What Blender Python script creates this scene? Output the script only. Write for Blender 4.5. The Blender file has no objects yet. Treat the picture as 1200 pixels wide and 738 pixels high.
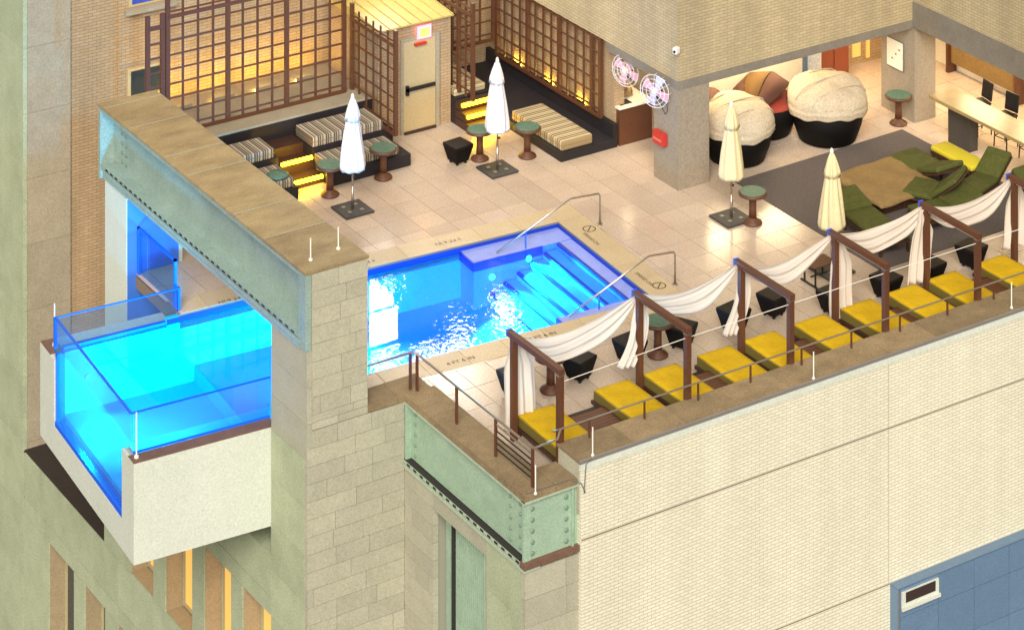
import bpy, bmesh, math, random
from mathutils import Vector, Matrix
random.seed(7)
R = math.radians
S = bpy.context.scene
COL = S.collection

# ------------------------------------------------------------------ camera
F, HY, HC = 3273.0, -1200.0, 27.5            # focal length and horizon row in photo pixels, camera height over the deck
CX, CY = -34.0, -46.0
_n = math.hypot(5100, 3273)
CA, SA = 5100 / _n, 3273 / _n
cam_d = bpy.data.cameras.new('camera')
cam = bpy.data.objects.new('camera', cam_d)
COL.objects.link(cam)
cam.location = (CX, CY, HC)
cam.rotation_euler = (R(90), 0, -math.asin(SA))
cam_d.sensor_width = 36
cam_d.lens = F / 1200 * 36
cam_d.shift_y = -(369 - HY) / 1200
cam_d.clip_start = 1
cam_d.clip_end = 3000
S.camera = cam

# ------------------------------------------------------------------ world, sun, exposure
SUN_EL, SUN_DIR = 33, Vector((-0.62, -0.78, 0.0)).normalized()
w = bpy.data.worlds.new('World'); S.world = w; w.use_nodes = True
nt = w.node_tree
bg = nt.nodes['Background']
sky = nt.nodes.new('ShaderNodeTexSky'); sky.sky_type = 'NISHITA'; sky.sun_disc = False
sky.sun_elevation = R(SUN_EL); sky.sun_rotation = math.atan2(SUN_DIR.x, SUN_DIR.y)
hsv = nt.nodes.new('ShaderNodeMix'); hsv.data_type = 'RGBA'; hsv.blend_type = 'MIX'
hsv.inputs[0].default_value = 0.86
nt.links.new(sky.outputs[0], hsv.inputs[6])
hsv.inputs[7].default_value = (6.4, 5.7, 4.8, 1)      # warm glow of the city on a night sky
nt.links.new(hsv.outputs[2], bg.inputs[0])
bg.inputs[1].default_value = 0.048
sun_d = bpy.data.lights.new('sun', 'SUN'); sun_d.energy = 2.75; sun_d.angle = R(34); sun_d.color = (1.0, 0.955, 0.855)
sun = bpy.data.objects.new('sun', sun_d); COL.objects.link(sun)
sv = Vector((SUN_DIR.x * math.cos(R(SUN_EL)), SUN_DIR.y * math.cos(R(SUN_EL)), math.sin(R(SUN_EL))))
sun.rotation_euler = sv.to_track_quat('Z', 'Y').to_euler()
sun.location = (0, 0, 60)
S.view_settings.view_transform = 'Standard'; S.view_settings.look = 'None'
S.view_settings.gamma = 1; S.view_settings.use_curve_mapping = False
S.view_settings.exposure = 0.96
S.render.engine = 'CYCLES'
S.cycles.max_bounces = 8; S.cycles.transparent_max_bounces = 16
S.cycles.caustics_reflective = False; S.cycles.caustics_refractive = False
S.cycles.sample_clamp_indirect = 4

# ------------------------------------------------------------------ pixel helpers (a pixel is a direction; the plane it meets gives the distance)
def ray(x, y):
    r, f, z = x - 600, F, -(y - HY)
    return Vector((r * CA + f * SA, -r * SA + f * CA, z))
O3 = Vector((CX, CY, HC))
def pz(x, y, h=0.0):
    d = ray(x, y); return O3 + d * ((h - HC) / d.z)
def pX(x, y, X):
    d = ray(x, y); return O3 + d * ((X - CX) / d.x)
def pY(x, y, Y):
    d = ray(x, y); return O3 + d * ((Y - CY) / d.y)

# ------------------------------------------------------------------ materials
MATS = {}
def node(nt, t, **kw):
    n = nt.nodes.new(t)
    for k, v in kw.items(): setattr(n, k, v)
    return n
def mat(name, col, rough=0.6, var=0.0, nscale=3.0, bump=0.0, bscale=40.0, metal=0.0, rnd=0.0, col2=None, spec=0.5, coat=0.0, stretch=None):
    if name in MATS: return MATS[name]
    m = bpy.data.materials.new(name); m.use_nodes = True; MATS[name] = m
    nt = m.node_tree; b = nt.nodes['Principled BSDF']; L = nt.links.new
    b.inputs['Roughness'].default_value = rough; b.inputs['Metallic'].default_value = metal
    b.inputs['Specular IOR Level'].default_value = spec; b.inputs['Coat Weight'].default_value = coat
    geo = node(nt, 'ShaderNodeNewGeometry')
    c2 = col2 or tuple(max(0, c * 0.55) for c in col)
    last = None
    if var > 0:
        n = node(nt, 'ShaderNodeTexNoise'); n.inputs['Scale'].default_value = nscale; n.inputs['Detail'].default_value = 7
        n.inputs['Roughness'].default_value = 0.68
        if stretch:
            mp = node(nt, 'ShaderNodeMapping'); mp.inputs['Scale'].default_value = stretch; L(geo.outputs['Position'], mp.inputs[0]); L(mp.outputs[0], n.inputs['Vector'])
        else: L(geo.outputs['Position'], n.inputs['Vector'])
        mr = node(nt, 'ShaderNodeMapRange'); mr.inputs[1].default_value = 0.36; mr.inputs[2].default_value = 0.68
        mr.inputs[3].default_value = 0; mr.inputs[4].default_value = var
        L(n.outputs[0], mr.inputs[0])
        mx = node(nt, 'ShaderNodeMix', data_type='RGBA'); mx.inputs[6].default_value = (*col, 1); mx.inputs[7].default_value = (*c2, 1)
        L(mr.outputs[0], mx.inputs[0]); last = mx.outputs[2]
        ns = node(nt, 'ShaderNodeTexNoise'); ns.inputs['Scale'].default_value = 26; ns.inputs['Detail'].default_value = 5; ns.inputs['Roughness'].default_value = .75
        L(geo.outputs['Position'], ns.inputs['Vector'])
        ms = node(nt, 'ShaderNodeMapRange'); ms.inputs[1].default_value = .3; ms.inputs[2].default_value = .7; ms.inputs[3].default_value = 1 - .36 * min(1, var + .2); ms.inputs[4].default_value = 1 + .22 * min(1, var + .2)
        L(ns.outputs[0], ms.inputs[0])
        m9 = node(nt, 'ShaderNodeMix', data_type='RGBA', blend_type='MULTIPLY'); m9.inputs[0].default_value = 1
        L(last, m9.inputs[6]); L(ms.outputs[0], m9.inputs[7]); last = m9.outputs[2]
    if rnd > 0:
        oi = node(nt, 'ShaderNodeObjectInfo')
        mr2 = node(nt, 'ShaderNodeMapRange'); mr2.inputs[3].default_value = 1 - rnd; mr2.inputs[4].default_value = 1 + rnd * 0.7
        L(oi.outputs['Random'], mr2.inputs[0])
        hs = node(nt, 'ShaderNodeHueSaturation')
        hs.inputs['Color'].default_value = (*col, 1)
        if last: L(last, hs.inputs['Color'])
        L(mr2.outputs[0], hs.inputs['Value']); last = hs.outputs[0]
    if last: L(last, b.inputs['Base Color'])
    else: b.inputs['Base Color'].default_value = (*col, 1)
    if bump > 0:
        n2 = node(nt, 'ShaderNodeTexNoise'); n2.inputs['Scale'].default_value = bscale; n2.inputs['Detail'].default_value = 4
        L(geo.outputs['Position'], n2.inputs['Vector'])
        bp = node(nt, 'ShaderNodeBump'); bp.inputs['Strength'].default_value = bump; bp.inputs['Distance'].default_value = 0.02
        L(n2.outputs[0], bp.inputs['Height']); L(bp.outputs[0], b.inputs['Normal'])
    return m
def brick(name, c1, c2, mortar, bw=0.24, bh=0.08, stain=0.35):
    m = bpy.data.materials.new(name); m.use_nodes = True; MATS[name] = m
    nt = m.node_tree; b = nt.nodes['Principled BSDF']; L = nt.links.new
    b.inputs['Roughness'].default_value = 0.85
    geo = node(nt, 'ShaderNodeNewGeometry'); sp = node(nt, 'ShaderNodeSeparateXYZ'); L(geo.outputs['Position'], sp.inputs[0])
    ad = node(nt, 'ShaderNodeMath', operation='ADD'); L(sp.outputs[0], ad.inputs[0]); L(sp.outputs[1], ad.inputs[1])
    cb = node(nt, 'ShaderNodeCombineXYZ'); L(ad.outputs[0], cb.inputs[0]); L(sp.outputs[2], cb.inputs[1])
    br = node(nt, 'ShaderNodeTexBrick'); L(cb.outputs[0], br.inputs['Vector'])
    br.inputs['Scale'].default_value = 1; br.inputs['Brick Width'].default_value = bw; br.inputs['Row Height'].default_value = bh
    br.inputs['Mortar Size'].default_value = 0.007; br.inputs['Mortar Smooth'].default_value = 0.3
    br.inputs['Color1'].default_value = (*c1, 1); br.inputs['Color2'].default_value = (*c2, 1); br.inputs['Mortar'].default_value = (*mortar, 1)
    n = node(nt, 'ShaderNodeTexNoise'); n.inputs['Scale'].default_value = 0.5; n.inputs['Detail'].default_value = 8; n.inputs['Roughness'].default_value = .7
    mp = node(nt, 'ShaderNodeMapping'); mp.inputs['Scale'].default_value = (2.2, 2.2, 0.35); L(geo.outputs['Position'], mp.inputs[0]); L(mp.outputs[0], n.inputs['Vector'])
    mr = node(nt, 'ShaderNodeMapRange'); mr.inputs[1].default_value = .35; mr.inputs[2].default_value = .75; mr.inputs[3].default_value = 1; mr.inputs[4].default_value = 1 - stain
    L(n.outputs[0], mr.inputs[0])
    mx = node(nt, 'ShaderNodeMix', data_type='RGBA', blend_type='MULTIPLY'); mx.inputs[0].default_value = 1
    L(br.outputs[0], mx.inputs[6]); L(mr.outputs[0], mx.inputs[7]); L(mx.outputs[2], b.inputs['Base Color'])
    bp = node(nt, 'ShaderNodeBump'); bp.inputs['Strength'].default_value = 0.6; bp.inputs['Distance'].default_value = 0.01; bp.invert = True
    L(br.outputs['Fac'], bp.inputs['Height']); L(bp.outputs[0], b.inputs['Normal'])
    return m
def emis(name, col, s):
    m = bpy.data.materials.new(name); m.use_nodes = True; MATS[name] = m
    b = m.node_tree.nodes['Principled BSDF']
    b.inputs['Base Color'].default_value = (*[c * .6 for c in col], 1)
    b.inputs['Emission Color'].default_value = (*col, 1); b.inputs['Emission Strength'].default_value = s
    return m
def clearmat(name, tint, rough=0.02, refl=1.0, ior=1.33, bump=None, fixed=None):
    """thin clear sheet: tinted see-through plus a mirror layer by Fresnel"""
    m = bpy.data.materials.new(name); m.use_nodes = True; MATS[name] = m
    nt = m.node_tree; L = nt.links.new
    nt.nodes.remove(nt.nodes['Principled BSDF']); out = nt.nodes['Material Output']
    tr = node(nt, 'ShaderNodeBsdfTransparent'); tr.inputs[0].default_value = (*tint, 1)
    gl = node(nt, 'ShaderNodeBsdfGlossy'); gl.inputs['Roughness'].default_value = rough
    fr = node(nt, 'ShaderNodeLayerWeight'); fr.inputs[0].default_value = .5
    f0 = ((ior - 1) / (ior + 1)) ** 2
    pw = node(nt, 'ShaderNodeMath', operation='POWER'); L(fr.outputs['Facing'], pw.inputs[0]); pw.inputs[1].default_value = 5
    sch = node(nt, 'ShaderNodeMath', operation='MULTIPLY_ADD'); L(pw.outputs[0], sch.inputs[0]); sch.inputs[1].default_value = 1 - f0; sch.inputs[2].default_value = f0
    mx = node(nt, 'ShaderNodeMixShader'); L(tr.outputs[0], mx.inputs[1]); L(gl.outputs[0], mx.inputs[2])
    if fixed is None:
        mm = node(nt, 'ShaderNodeMath', operation='MULTIPLY'); mm.use_clamp = True; mm.inputs[1].default_value = refl; L(sch.outputs[0], mm.inputs[0]); L(mm.outputs[0], mx.inputs[0])
    else: mx.inputs[0].default_value = fixed
    L(mx.outputs[0], out.inputs[0])
    if bump:
        geo = node(nt, 'ShaderNodeNewGeometry')
        n = node(nt, 'ShaderNodeTexNoise'); n.inputs['Scale'].default_value = bump[0]; n.inputs['Detail'].default_value = 1.2
        L(geo.outputs['Position'], n.inputs['Vector'])
        bp = node(nt, 'ShaderNodeBump'); bp.inputs['Strength'].default_value = bump[1]; bp.inputs['Distance'].default_value = bump[2]
        # ripples masked to where window reflections should glitter; calm water keeps mirrored panes crisp
        sp = node(nt, 'ShaderNodeSeparateXYZ'); L(geo.outputs['Position'], sp.inputs[0])
        mr1 = node(nt, 'ShaderNodeMapRange'); mr1.inputs[1].default_value = 2.75; mr1.inputs[2].default_value = 2.3; mr1.inputs[3].default_value = 0.03; mr1.inputs[4].default_value = 1
        L(sp.outputs[1], mr1.inputs[0])
        mr2 = node(nt, 'ShaderNodeMapRange'); mr2.inputs[1].default_value = -4.7; mr2.inputs[2].default_value = -4.0; mr2.inputs[3].default_value = 0.03; mr2.inputs[4].default_value = .85
        L(sp.outputs[0], mr2.inputs[0])
        mr3 = node(nt, 'ShaderNodeMapRange'); mr3.inputs[1].default_value = -2.5; mr3.inputs[2].default_value = -1.9; mr3.inputs[3].default_value = 1; mr3.inputs[4].default_value = .04
        L(sp.outputs[0], mr3.inputs[0])
        mr = node(nt, 'ShaderNodeMath', operation='MAXIMUM'); L(mr1.outputs[0], mr.inputs[0]); L(mr2.outputs[0], mr.inputs[1])
        mrm = node(nt, 'ShaderNodeMath', operation='MULTIPLY'); L(mr.outputs[0], mrm.inputs[0]); L(mr3.outputs[0], mrm.inputs[1]); mr = mrm
        mu = node(nt, 'ShaderNodeMath', operation='MULTIPLY'); L(mr.outputs[0], mu.inputs[0]); L(n.outputs[0], mu.inputs[1])
        L(mu.outputs[0], bp.inputs['Height']); L(bp.outputs[0], gl.inputs['Normal']); L(bp.outputs[0], fr.inputs['Normal'])
    return m
def stripes(name, cols, period, axis=0, rough=0.9):
    m = bpy.data.materials.new(name); m.use_nodes = True; MATS[name] = m
    nt = m.node_tree; b = nt.nodes['Principled BSDF']; L = nt.links.new; b.inputs['Roughness'].default_value = rough
    tc = node(nt, 'ShaderNodeTexCoord'); sp = node(nt, 'ShaderNodeSeparateXYZ'); L(tc.outputs['Object'], sp.inputs[0])
    dv = node(nt, 'ShaderNodeMath', operation='DIVIDE'); dv.inputs[1].default_value = period; L(sp.outputs[axis], dv.inputs[0])
    fr = node(nt, 'ShaderNodeMath', operation='FRACT'); L(dv.outputs[0], fr.inputs[0])
    cr = node(nt, 'ShaderNodeValToRGB'); cr.color_ramp.interpolation = 'CONSTANT'
    while len(cr.color_ramp.elements) < len(cols): cr.color_ramp.elements.new(0.5)
    for e, (p, c) in zip(cr.color_ramp.elements, cols): e.position = p; e.color = (*c, 1)
    L(fr.outputs[0], cr.inputs[0]); L(cr.outputs[0], b.inputs['Base Color'])
    return m

M_brick = brick('cream_brick', (.745, .705, .555), (.69, .645, .50), (.52, .47, .35), bw=.185, bh=.062, stain=.15)
M_tan = brick('tan_brick', (.48, .325, .18), (.42, .28, .15), (.26, .19, .11), bw=.21, bh=.072, stain=.35)
M_pav = brick('pavilion_brick', (.50, .40, .235), (.44, .35, .205), (.30, .24, .14), bw=.21, bh=.072, stain=.35)
M_lime = mat('limestone', (.42, .40, .30), .85, .5, 2.2, .25, 60, rnd=.10, col2=(.33, .31, .23))
M_green = mat('green_lit_stone', (.43, .47, .31), .85, .7, 1.4, .25, 60, rnd=.07, col2=(.31, .345, .215))  # green street floodlight is put into the stone colour
M_pil = mat('grey_tan_stone', (.36, .30, .21), .85, .6, 1.8, .25, 60, rnd=.1, col2=(.27, .225, .15))
M_mortar = mat('mortar', (.27, .26, .20), .95)
M_tile = mat('deck_tile', (.56, .445, .345), .19, .6, .8, .05, 30, rnd=.07, col2=(.48, .355, .27), spec=.6)
M_cop = mat('pool_coping', (.55, .43, .265), .4, .5, 1.6, .05, 30, rnd=.08, col2=(.46, .34, .19))
M_grout = mat('grout', (.20, .15, .11), .9)
M_brown = mat('brown_coping_stone', (.30, .215, .115), .8, .8, 2.4, .25, 40, rnd=.16, col2=(.185, .13, .068))
M_brownb = mat('weathered_cap', (.38, .285, .145), .6, .9, 1.5, .25, 25, rnd=.12, col2=(.225, .16, .078), stretch=(.8, 1.9, 1))
M_steel = mat('turquoise_steel', (.30, .395, .35), .5, .7, 2, .05, 40, col2=(.21, .29, .255))
M_steelg = mat('sage_steel', (.34, .46, .34), .5, .5, 3, .05, 40, col2=(.22, .33, .23))
M_sflange = mat('flange_edge', (.42, .50, .38), .5, .4, 6)
M_dark = mat('dark_gap', (.02, .018, .015), .9)
M_white = mat('white_concrete', (.60, .62, .54), .8, .4, .9, .12, 20, col2=(.49, .53, .45))
M_flash = mat('brown_flashing', (.19, .10, .07), .7, .6, 3)
M_bpanel = mat('blue_metal_panel', (.13, .21, .32), .45, .4, 3, .1, 60, rnd=.08, col2=(.11, .17, .27))
M_wood = mat('stained_wood', (.105, .036, .015), .5, .5, 6, .1, 50, col2=(.09, .035, .018))
M_wooddk = mat('dark_wood', (.055, .022, .012), .5, .5, 6, col2=(.03, .012, .008))
M_black = mat('black_paint', (.010, .009, .010), .55, .3, 3)
M_charc = mat('charcoal_platform', (.014, .010, .013), .6, .5, 3, .1, 40)
M_metal = mat('brushed_rail', (.5, .42, .34), .3, .2, 6, metal=.9)
M_rod = mat('white_rod', (.75, .72, .65), .4)
M_yel = mat('mustard_canvas', (.56, .355, .006), .85, .22, 7, .5, 20, rnd=.07, col2=(.40, .23, .004), spec=.2)
M_tabtop = mat('green_mosaic', (.045, .14, .10), .5, .9, 55, .2, 90, col2=(.17, .22, .15), spec=.3)
M_canvas = mat('white_canvas', (.74, .70, .68), .8, .2, 4, .1, 30)
M_cream = mat('cream_canvas', (.68, .58, .34), .8, .2, 4, .1, 30)
M_cover = mat('daybed_cover', (.52, .435, .32), .95, .7, 4, .7, 20, col2=(.43, .355, .255), spec=.1)
M_wick = mat('dark_wicker', (.004, .003, .003), .6, .4, 30, .6, 80, spec=.15)
M_olive = mat('olive_cushion', (.085, .09, .022), .9, .6, 8, .3, 30, col2=(.05, .055, .013), spec=.2)
M_khaki = mat('khaki_cloth', (.24, .15, .05), .85, .6, 6, .3, 20, col2=(.17, .105, .035))
M_rug = mat('grey_carpet', (.12, .095, .085), .95, .5, 25, .3, 90)
M_pool = mat('pool_plaster', (.015, .43, .95), .6, .3, 2, .05, 20, col2=(.010, .33, .90))
M_shelf = mat('pool_shelf', (.26, .33, .80), .6, .3, 3)
M_tread = mat('step_plaster', (.20, .56, .95), .6, .2, 3)
M_nose = mat('navy_tile', (.006, .035, .40), .5)
M_bedge = mat('blue_glass_edge', (.01, .12, .75), .2)  # pool light carried by the glass edges, set as a blue base colour
M_red = mat('red_enamel', (.45, .03, .02), .4)
M_cream_door = mat('cream_door_paint', (.50, .38, .20), .6, .3, 3, col2=(.42, .31, .15))
M_roof = mat('seamed_roof', (.55, .42, .13), .4, .5, 2, col2=(.42, .31, .10))
M_plaster = mat('white_plaster', (.80, .74, .62), .8, .2, 2)
M_soffit = mat('grey_stone_band', (.22, .19, .15), .85, .5, 2, .2, 50, rnd=.05)
M_colm = mat('column_stone', (.30, .245, .18), .85, .6, 9, .25, 60, col2=(.23, .185, .13))
M_str = stripes('striped_fabric', [(0, (.42, .36, .27)), (.16, (.08, .06, .045)), (.34, (.30, .25, .18)), (.44, (.10, .08, .055)), (.62, (.42, .36, .27)), (.72, (.14, .10, .07)), (.88, (.36, .30, .22))], .21)
M_strY = stripes('striped_fabric_across', [(0, (.55, .46, .28)), (.22, (.22, .15, .07)), (.42, (.48, .38, .22)), (.55, (.16, .11, .05)), (.74, (.55, .46, .28)), (.86, (.28, .2, .1))], .26, 1)
E_yel = emis('yellow_strip', (1, .60, .01), 11)
E_upl = emis('amber_uplight', (1, .64, .07), 85)
E_win = emis('lit_window', (1.0, .94, .84), 15)
E_warm = emis('warm_window', (1.0, .50, .12), .38)
E_ceil = emis('ceiling_panel', (1.0, .78, .46), 17)
E_sign = emis('sign_glow', (1.0, .62, .05), 2.6)
E_pink = emis('sign_rim', (1.0, .18, .30), 1.8)
E_pool = emis('pool_lamp', (.1, .7, 1.0), 1.6)
M_water = clearmat('water', (.30, .68, 1.0), .006, .75, 1.33, (8, 1.0, 0.005))
M_glass = clearmat('pool_glass', (.70, .86, 1.0), .02, 1.3, 1.5)
def add_haze(m, amt):  # translucent white layer standing in for the bright reflection haze on the glass
    nt = m.node_tree; out = nt.nodes['Material Output']; src = out.inputs[0].links[0].from_socket
    d = node(nt, 'ShaderNodeBsdfTranslucent'); d.inputs[0].default_value = (.85, .92, 1, 1); mx = node(nt, 'ShaderNodeMixShader'); mx.inputs[0].default_value = amt
    nt.links.new(src, mx.inputs[1]); nt.links.new(d.outputs[0], mx.inputs[2]); nt.links.new(mx.outputs[0], out.inputs[0])
M_glass2 = clearmat('hazy_pool_glass', (.82, .93, 1.0), .02, 1.3, 1.5); add_haze(M_glass2, .10)
M_wglass = mat('window_glass', (.03, .04, .05), .08, spec=.8)
M_bglass = mat('blue_window', (.05, .08, .4), .1, spec=.8)

# ------------------------------------------------------------------ mesh builder
class MB:
    def __init__(s): s.v = []; s.f = []
    def add(s, vs, fs):
        o = len(s.v); s.v += [tuple(v) for v in vs]; s.f += [tuple(i + o for i in f) for f in fs]; return s
    def box(s, x0, x1, y0, y1, z0, z1, M=None):
        vs = [Vector((x, y, z)) for z in (z0, z1) for y in (y0, y1) for x in (x0, x1)]
        if M: vs = [M @ v for v in vs]
        return s.add(vs, [(0, 2, 3, 1), (4, 5, 7, 6), (0, 1, 5, 4), (2, 6, 7, 3), (0, 4, 6, 2), (1, 3, 7, 5)])
    def bevbox(s, x0, x1, y0, y1, z0, z1, b, M=None):
        bm = bmesh.new(); bmesh.ops.create_cube(bm, size=1)
        for v in bm.verts:
            v.co = Vector(((x0 + x1) / 2 + v.co.x * (x1 - x0), (y0 + y1) / 2 + v.co.y * (y1 - y0), (z0 + z1) / 2 + v.co.z * (z1 - z0)))
        bmesh.ops.bevel(bm, geom=bm.edges[:], offset=b, segments=2, profile=.6, affect='EDGES')
        bm.verts.ensure_lookup_table()
        vs = [M @ v.co if M else v.co.copy() for v in bm.verts]; fs = [[v.index for v in f.verts] for f in bm.faces]; bm.free()
        return s.add(vs, fs)
    def prism(s, poly, z0, z1):
        n = len(poly); vs = [(x, y, z0) for x, y in poly] + [(x, y, z1) for x, y in poly]
        return s.add(vs, [tuple(range(n - 1, -1, -1)), tuple(range(n, 2 * n))] + [(i, (i + 1) % n, n + (i + 1) % n, n + i) for i in range(n)])
    def tube(s, pts, r, n=8):
        pts = [Vector(p) for p in pts]; rings = []
        for i, p in enumerate(pts):
            d = (pts[min(i + 1, len(pts) - 1)] - pts[max(i - 1, 0)]).normalized()
            a = d.cross(Vector((0, 0, 1)) if abs(d.z) < .95 else Vector((1, 0, 0))).normalized(); b = d.cross(a)
            rr = r[i] if isinstance(r, (list, tuple)) else r
            rings.append([p + (a * math.cos(t) + b * math.sin(t)) * rr for t in [2 * math.pi * k / n for k in range(n)]])
        o = len(rings)
        return s.add([v for g in rings for v in g], [(i * n + k, i * n + (k + 1) % n, (i + 1) * n + (k + 1) % n, (i + 1) * n + k) for i in range(o - 1) for k in range(n)] + [tuple(range(n - 1, -1, -1)), tuple(range((o - 1) * n, o * n))])
    def lathe(s, prof, c=(0, 0, 0), n=20, fn=None):
        vs = []
        for r, z in prof:
            for k in range(n):
                t = 2 * math.pi * k / n; rr, dz = (r, 0) if fn is None else fn(r, z, t)
                vs.append((c[0] + rr * math.cos(t), c[1] + rr * math.sin(t), c[2] + z + dz))
        m = len(prof)
        return s.add(vs, [(i * n + k, i * n + (k + 1) % n, (i + 1) * n + (k + 1) % n, (i + 1) * n + k) for i in range(m - 1) for k in range(n)] + [tuple(range(n - 1, -1, -1)), tuple(range((m - 1) * n, m * n))])
    def bar(s, a, b, w, h):
        a, b = Vector(a), Vector(b); d = b - a; L = d.length
        q = d.to_track_quat('X', 'Z').to_matrix().to_4x4(); q.translation = a
        return s.box(0, L, -w / 2, w / 2, -h / 2, h / 2, q)
    def build(s, name, m, parent=None, smooth=False):
        me = bpy.data.meshes.new(name); me.from_pydata(s.v, [], s.f); me.update()
        if smooth:
            for p in me.polygons: p.use_smooth = True
        me.materials.append(m)
        o = bpy.data.objects.new(name, me); COL.objects.link(o)
        if parent: o.parent = parent
        return o
def bx(name, m, parent, *a): return MB().box(*a).build(name, m, parent)
def tag(o, label=None, cat=None, group=None, kind=None):
    if label: o['label'] = label
    if cat: o['category'] = cat
    if group: o['group'] = group
    if kind: o['kind'] = kind
    return o
def empty(name, loc=(0, 0, 0), rz=0, label=None, cat=None, group=None):
    o = bpy.data.objects.new(name, None); COL.objects.link(o); o.location = loc; o.rotation_euler = (0, 0, rz); o.empty_display_size = .2
    return tag(o, label, cat, group)
def copy_tree(o, parent=None):
    c = o.copy(); COL.objects.link(c); c.parent = parent
    for ch in o.children: copy_tree(ch, c)
    return c
def place(proto, used, loc, rz, label, group):
    o = proto if not used else copy_tree(proto)
    o.location = loc; o.rotation_euler = (0, 0, rz); tag(o, label, None, group); return o
def clip(poly, n, d):       # keep n.p <= d
    out = []
    for i, a in enumerate(poly):
        b = poly[(i + 1) % len(poly)]; da = n[0] * a[0] + n[1] * a[1] - d; db = n[0] * b[0] + n[1] * b[1] - d
        if da <= 0: out.append(a)
        if da * db < 0: t = da / (da - db); out.append((a[0] + (b[0] - a[0]) * t, a[1] + (b[1] - a[1]) * t))
    return out
def area(p): return abs(sum(p[i][0] * p[(i + 1) % len(p)][1] - p[(i + 1) % len(p)][0] * p[i][1] for i in range(len(p)))) / 2 if len(p) > 2 else 0

# pool frame: the basin stands a few degrees askew to the building
PT = R(-4.2); PO = Vector((.15, 5.34, 0))
PU = Vector((math.cos(PT), math.sin(PT), 0)); PV = Vector((-math.sin(PT), math.cos(PT), 0))
PM = Matrix.Translation(PO) @ Matrix.Rotation(PT, 4, 'Z')
def pl(p, q, z=0): return PO + PU * p + PV * q + Vector((0, 0, z))
def pq(v): d = Vector(v) - PO; return d.dot(PU), d.dot(PV)
PW = 4.05
# ================================================================== setting
ground = tag(MB().box(-900, 900, -900, 900, -34.5, -34).build('street', mat('asphalt', (.05, .05, .05), .9, .5, .3)), kind='structure')
# ------------------------------------------------------------------ pool deck and its tiles
deck = MB()
def sub_pool(poly, c):      # polygon minus the coping rectangle, as convex pieces
    sides = [(PU, PU.dot(PO) + c), (-PU, -PU.dot(PO) + 30), (PV, PV.dot(PO) + c), (-PV, -(PV.dot(PO) - PW - c))]
    out = []; cur = poly
    for n, d in sides:
        o = clip(cur, (-n.x, -n.y), -d)
        if area(o) > 1e-4: out.append(o)
        cur = clip(cur, (n.x, n.y), d)
        if area(cur) < 1e-4: break
    return out
def rect(x0, x1, y0, y1): return [(x0, y0), (x1, y0), (x1, y1), (x0, y1)]
regions = [(-8.75, 17, .62, 9.3), (-5.9, 17, 9.3, 13.6), (-6.3, 17, -3.47, .62)]
for r in regions:
    for p in sub_pool(rect(*r), .0): deck.prism(p, -.3, -.008)
deck = tag(deck.build('pool_deck', M_grout), kind='structure')
TX, TY, G = .66, .71, .007
cells = []
for i in range(-14, 27):
    for j in range(-11, 16):
        x0, y0 = -.56 + TX * i, 3.05 + TY * j
        pcs = []
        for r in regions:
            q = rect(max(x0 + G, r[0]), min(x0 + TX - G, r[1]), max(y0 + G, r[2]), min(y0 + TY - G, r[3]))
            if q[0][0] >= q[1][0] - .01 or q[0][1] >= q[2][1] - .01: continue
            pcs += [p for p in sub_pool(q, .655) if area(p) > .004]
        if not pcs: continue
        cxm, cym = x0 + TX / 2, y0 + TY / 2
        f = (cxm - CX) * SA + (cym - CY) * CA; r_ = (cxm - CX) * CA - (cym - CY) * SA
        sx_, sy_ = 600 + F * r_ / f, HY + F * HC / f
        inf = -20 < sx_ < 1220 and -20 < sy_ < 760
        hid = (cxm > 3.5 and cym > 8) or (cxm < -1 and cym > 9.9) or cym > 11.3 or (cxm > 1.9 and cym > 7.9) or (-3.2 > cym) or (cxm < -8.0 and cym < 1.6)
        cells.append((not inf or hid, -sy_, pcs))
cells.sort(key=lambda c: (c[0], c[1]))
rest = MB()
for k, (h, _, pcs) in enumerate(cells):
    m = MB() if k < 298 else rest
    for p in pcs: m.prism(p, -.03, 0)
    if k < 298: m.build('tile', M_tile, deck)
tag(rest.build('far_tiles', M_tile, deck), kind='stuff')

# ------------------------------------------------------------------ swimming pool
pool = empty('swimming_pool', pl(-5, -2), PT, 'long blue lit swimming pool whose glass end juts out past the building', 'pool')
IM = pool.matrix_basis.inverted() if False else (Matrix.Translation(pl(-5, -2)) @ Matrix.Rotation(PT, 4, 'Z')).inverted()
def pbox(name, m, p0, p1, q0, q1, z0, z1, parent=None, mb=None):
    """box in pool coordinates as a part of the pool"""
    o = MB().box(p0 + 5, p1 + 5, q0 + 2, q1 + 2, z0, z1).build(name, m, parent or pool); return o
WZ, FZ = -.13, -1.45
PE = -11.60                        # outer end of the cantilever
pbox('pool_floor', M_pool, PE + .2, -8.6, -PW - .03, .03, FZ - .1, FZ)
pbox('pool_floor', M_pool, -8.599, .1, -PW - .03, .03, FZ - .1, -1.12)
pbox('pool_wall', M_pool, -9.2, .0, .0, .12, FZ, -.035)
pbox('pool_wall', M_pool, PE + .2, -9.2, .0, .05, FZ, -.2)
pbox('pool_wall', M_pool, -8.70, .0, -PW - .12, -PW, FZ, -.035)
pbox('pool_wall', M_pool, PE + .2, -8.70, -PW - .05, -PW, FZ, -.36)
pbox('pool_wall', M_pool, .0, .12, -PW - .12, .12, FZ, -.035)
# coping slabs
cl = .92
for q0, q1 in ((.012, .645), (-PW - .645, -PW - .012)):
    p = .645
    k = 0
    while p > -8.85:
        p1 = max(p - (cl if k else .633), -8.9)
        if not (q0 < -1 and p < -6.95):
            pbox('coping_slab', M_cop, p1 + .005, p - .005, q0, q1, -.05, .004)
        p = p1; k += 1
q = -PW
while q < -.02:
    q1 = min(q + .81, 0)
    pbox('coping_slab', M_cop, .012, .645, q + .005, q1 - .005, -.05, .004); q = q1
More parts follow.
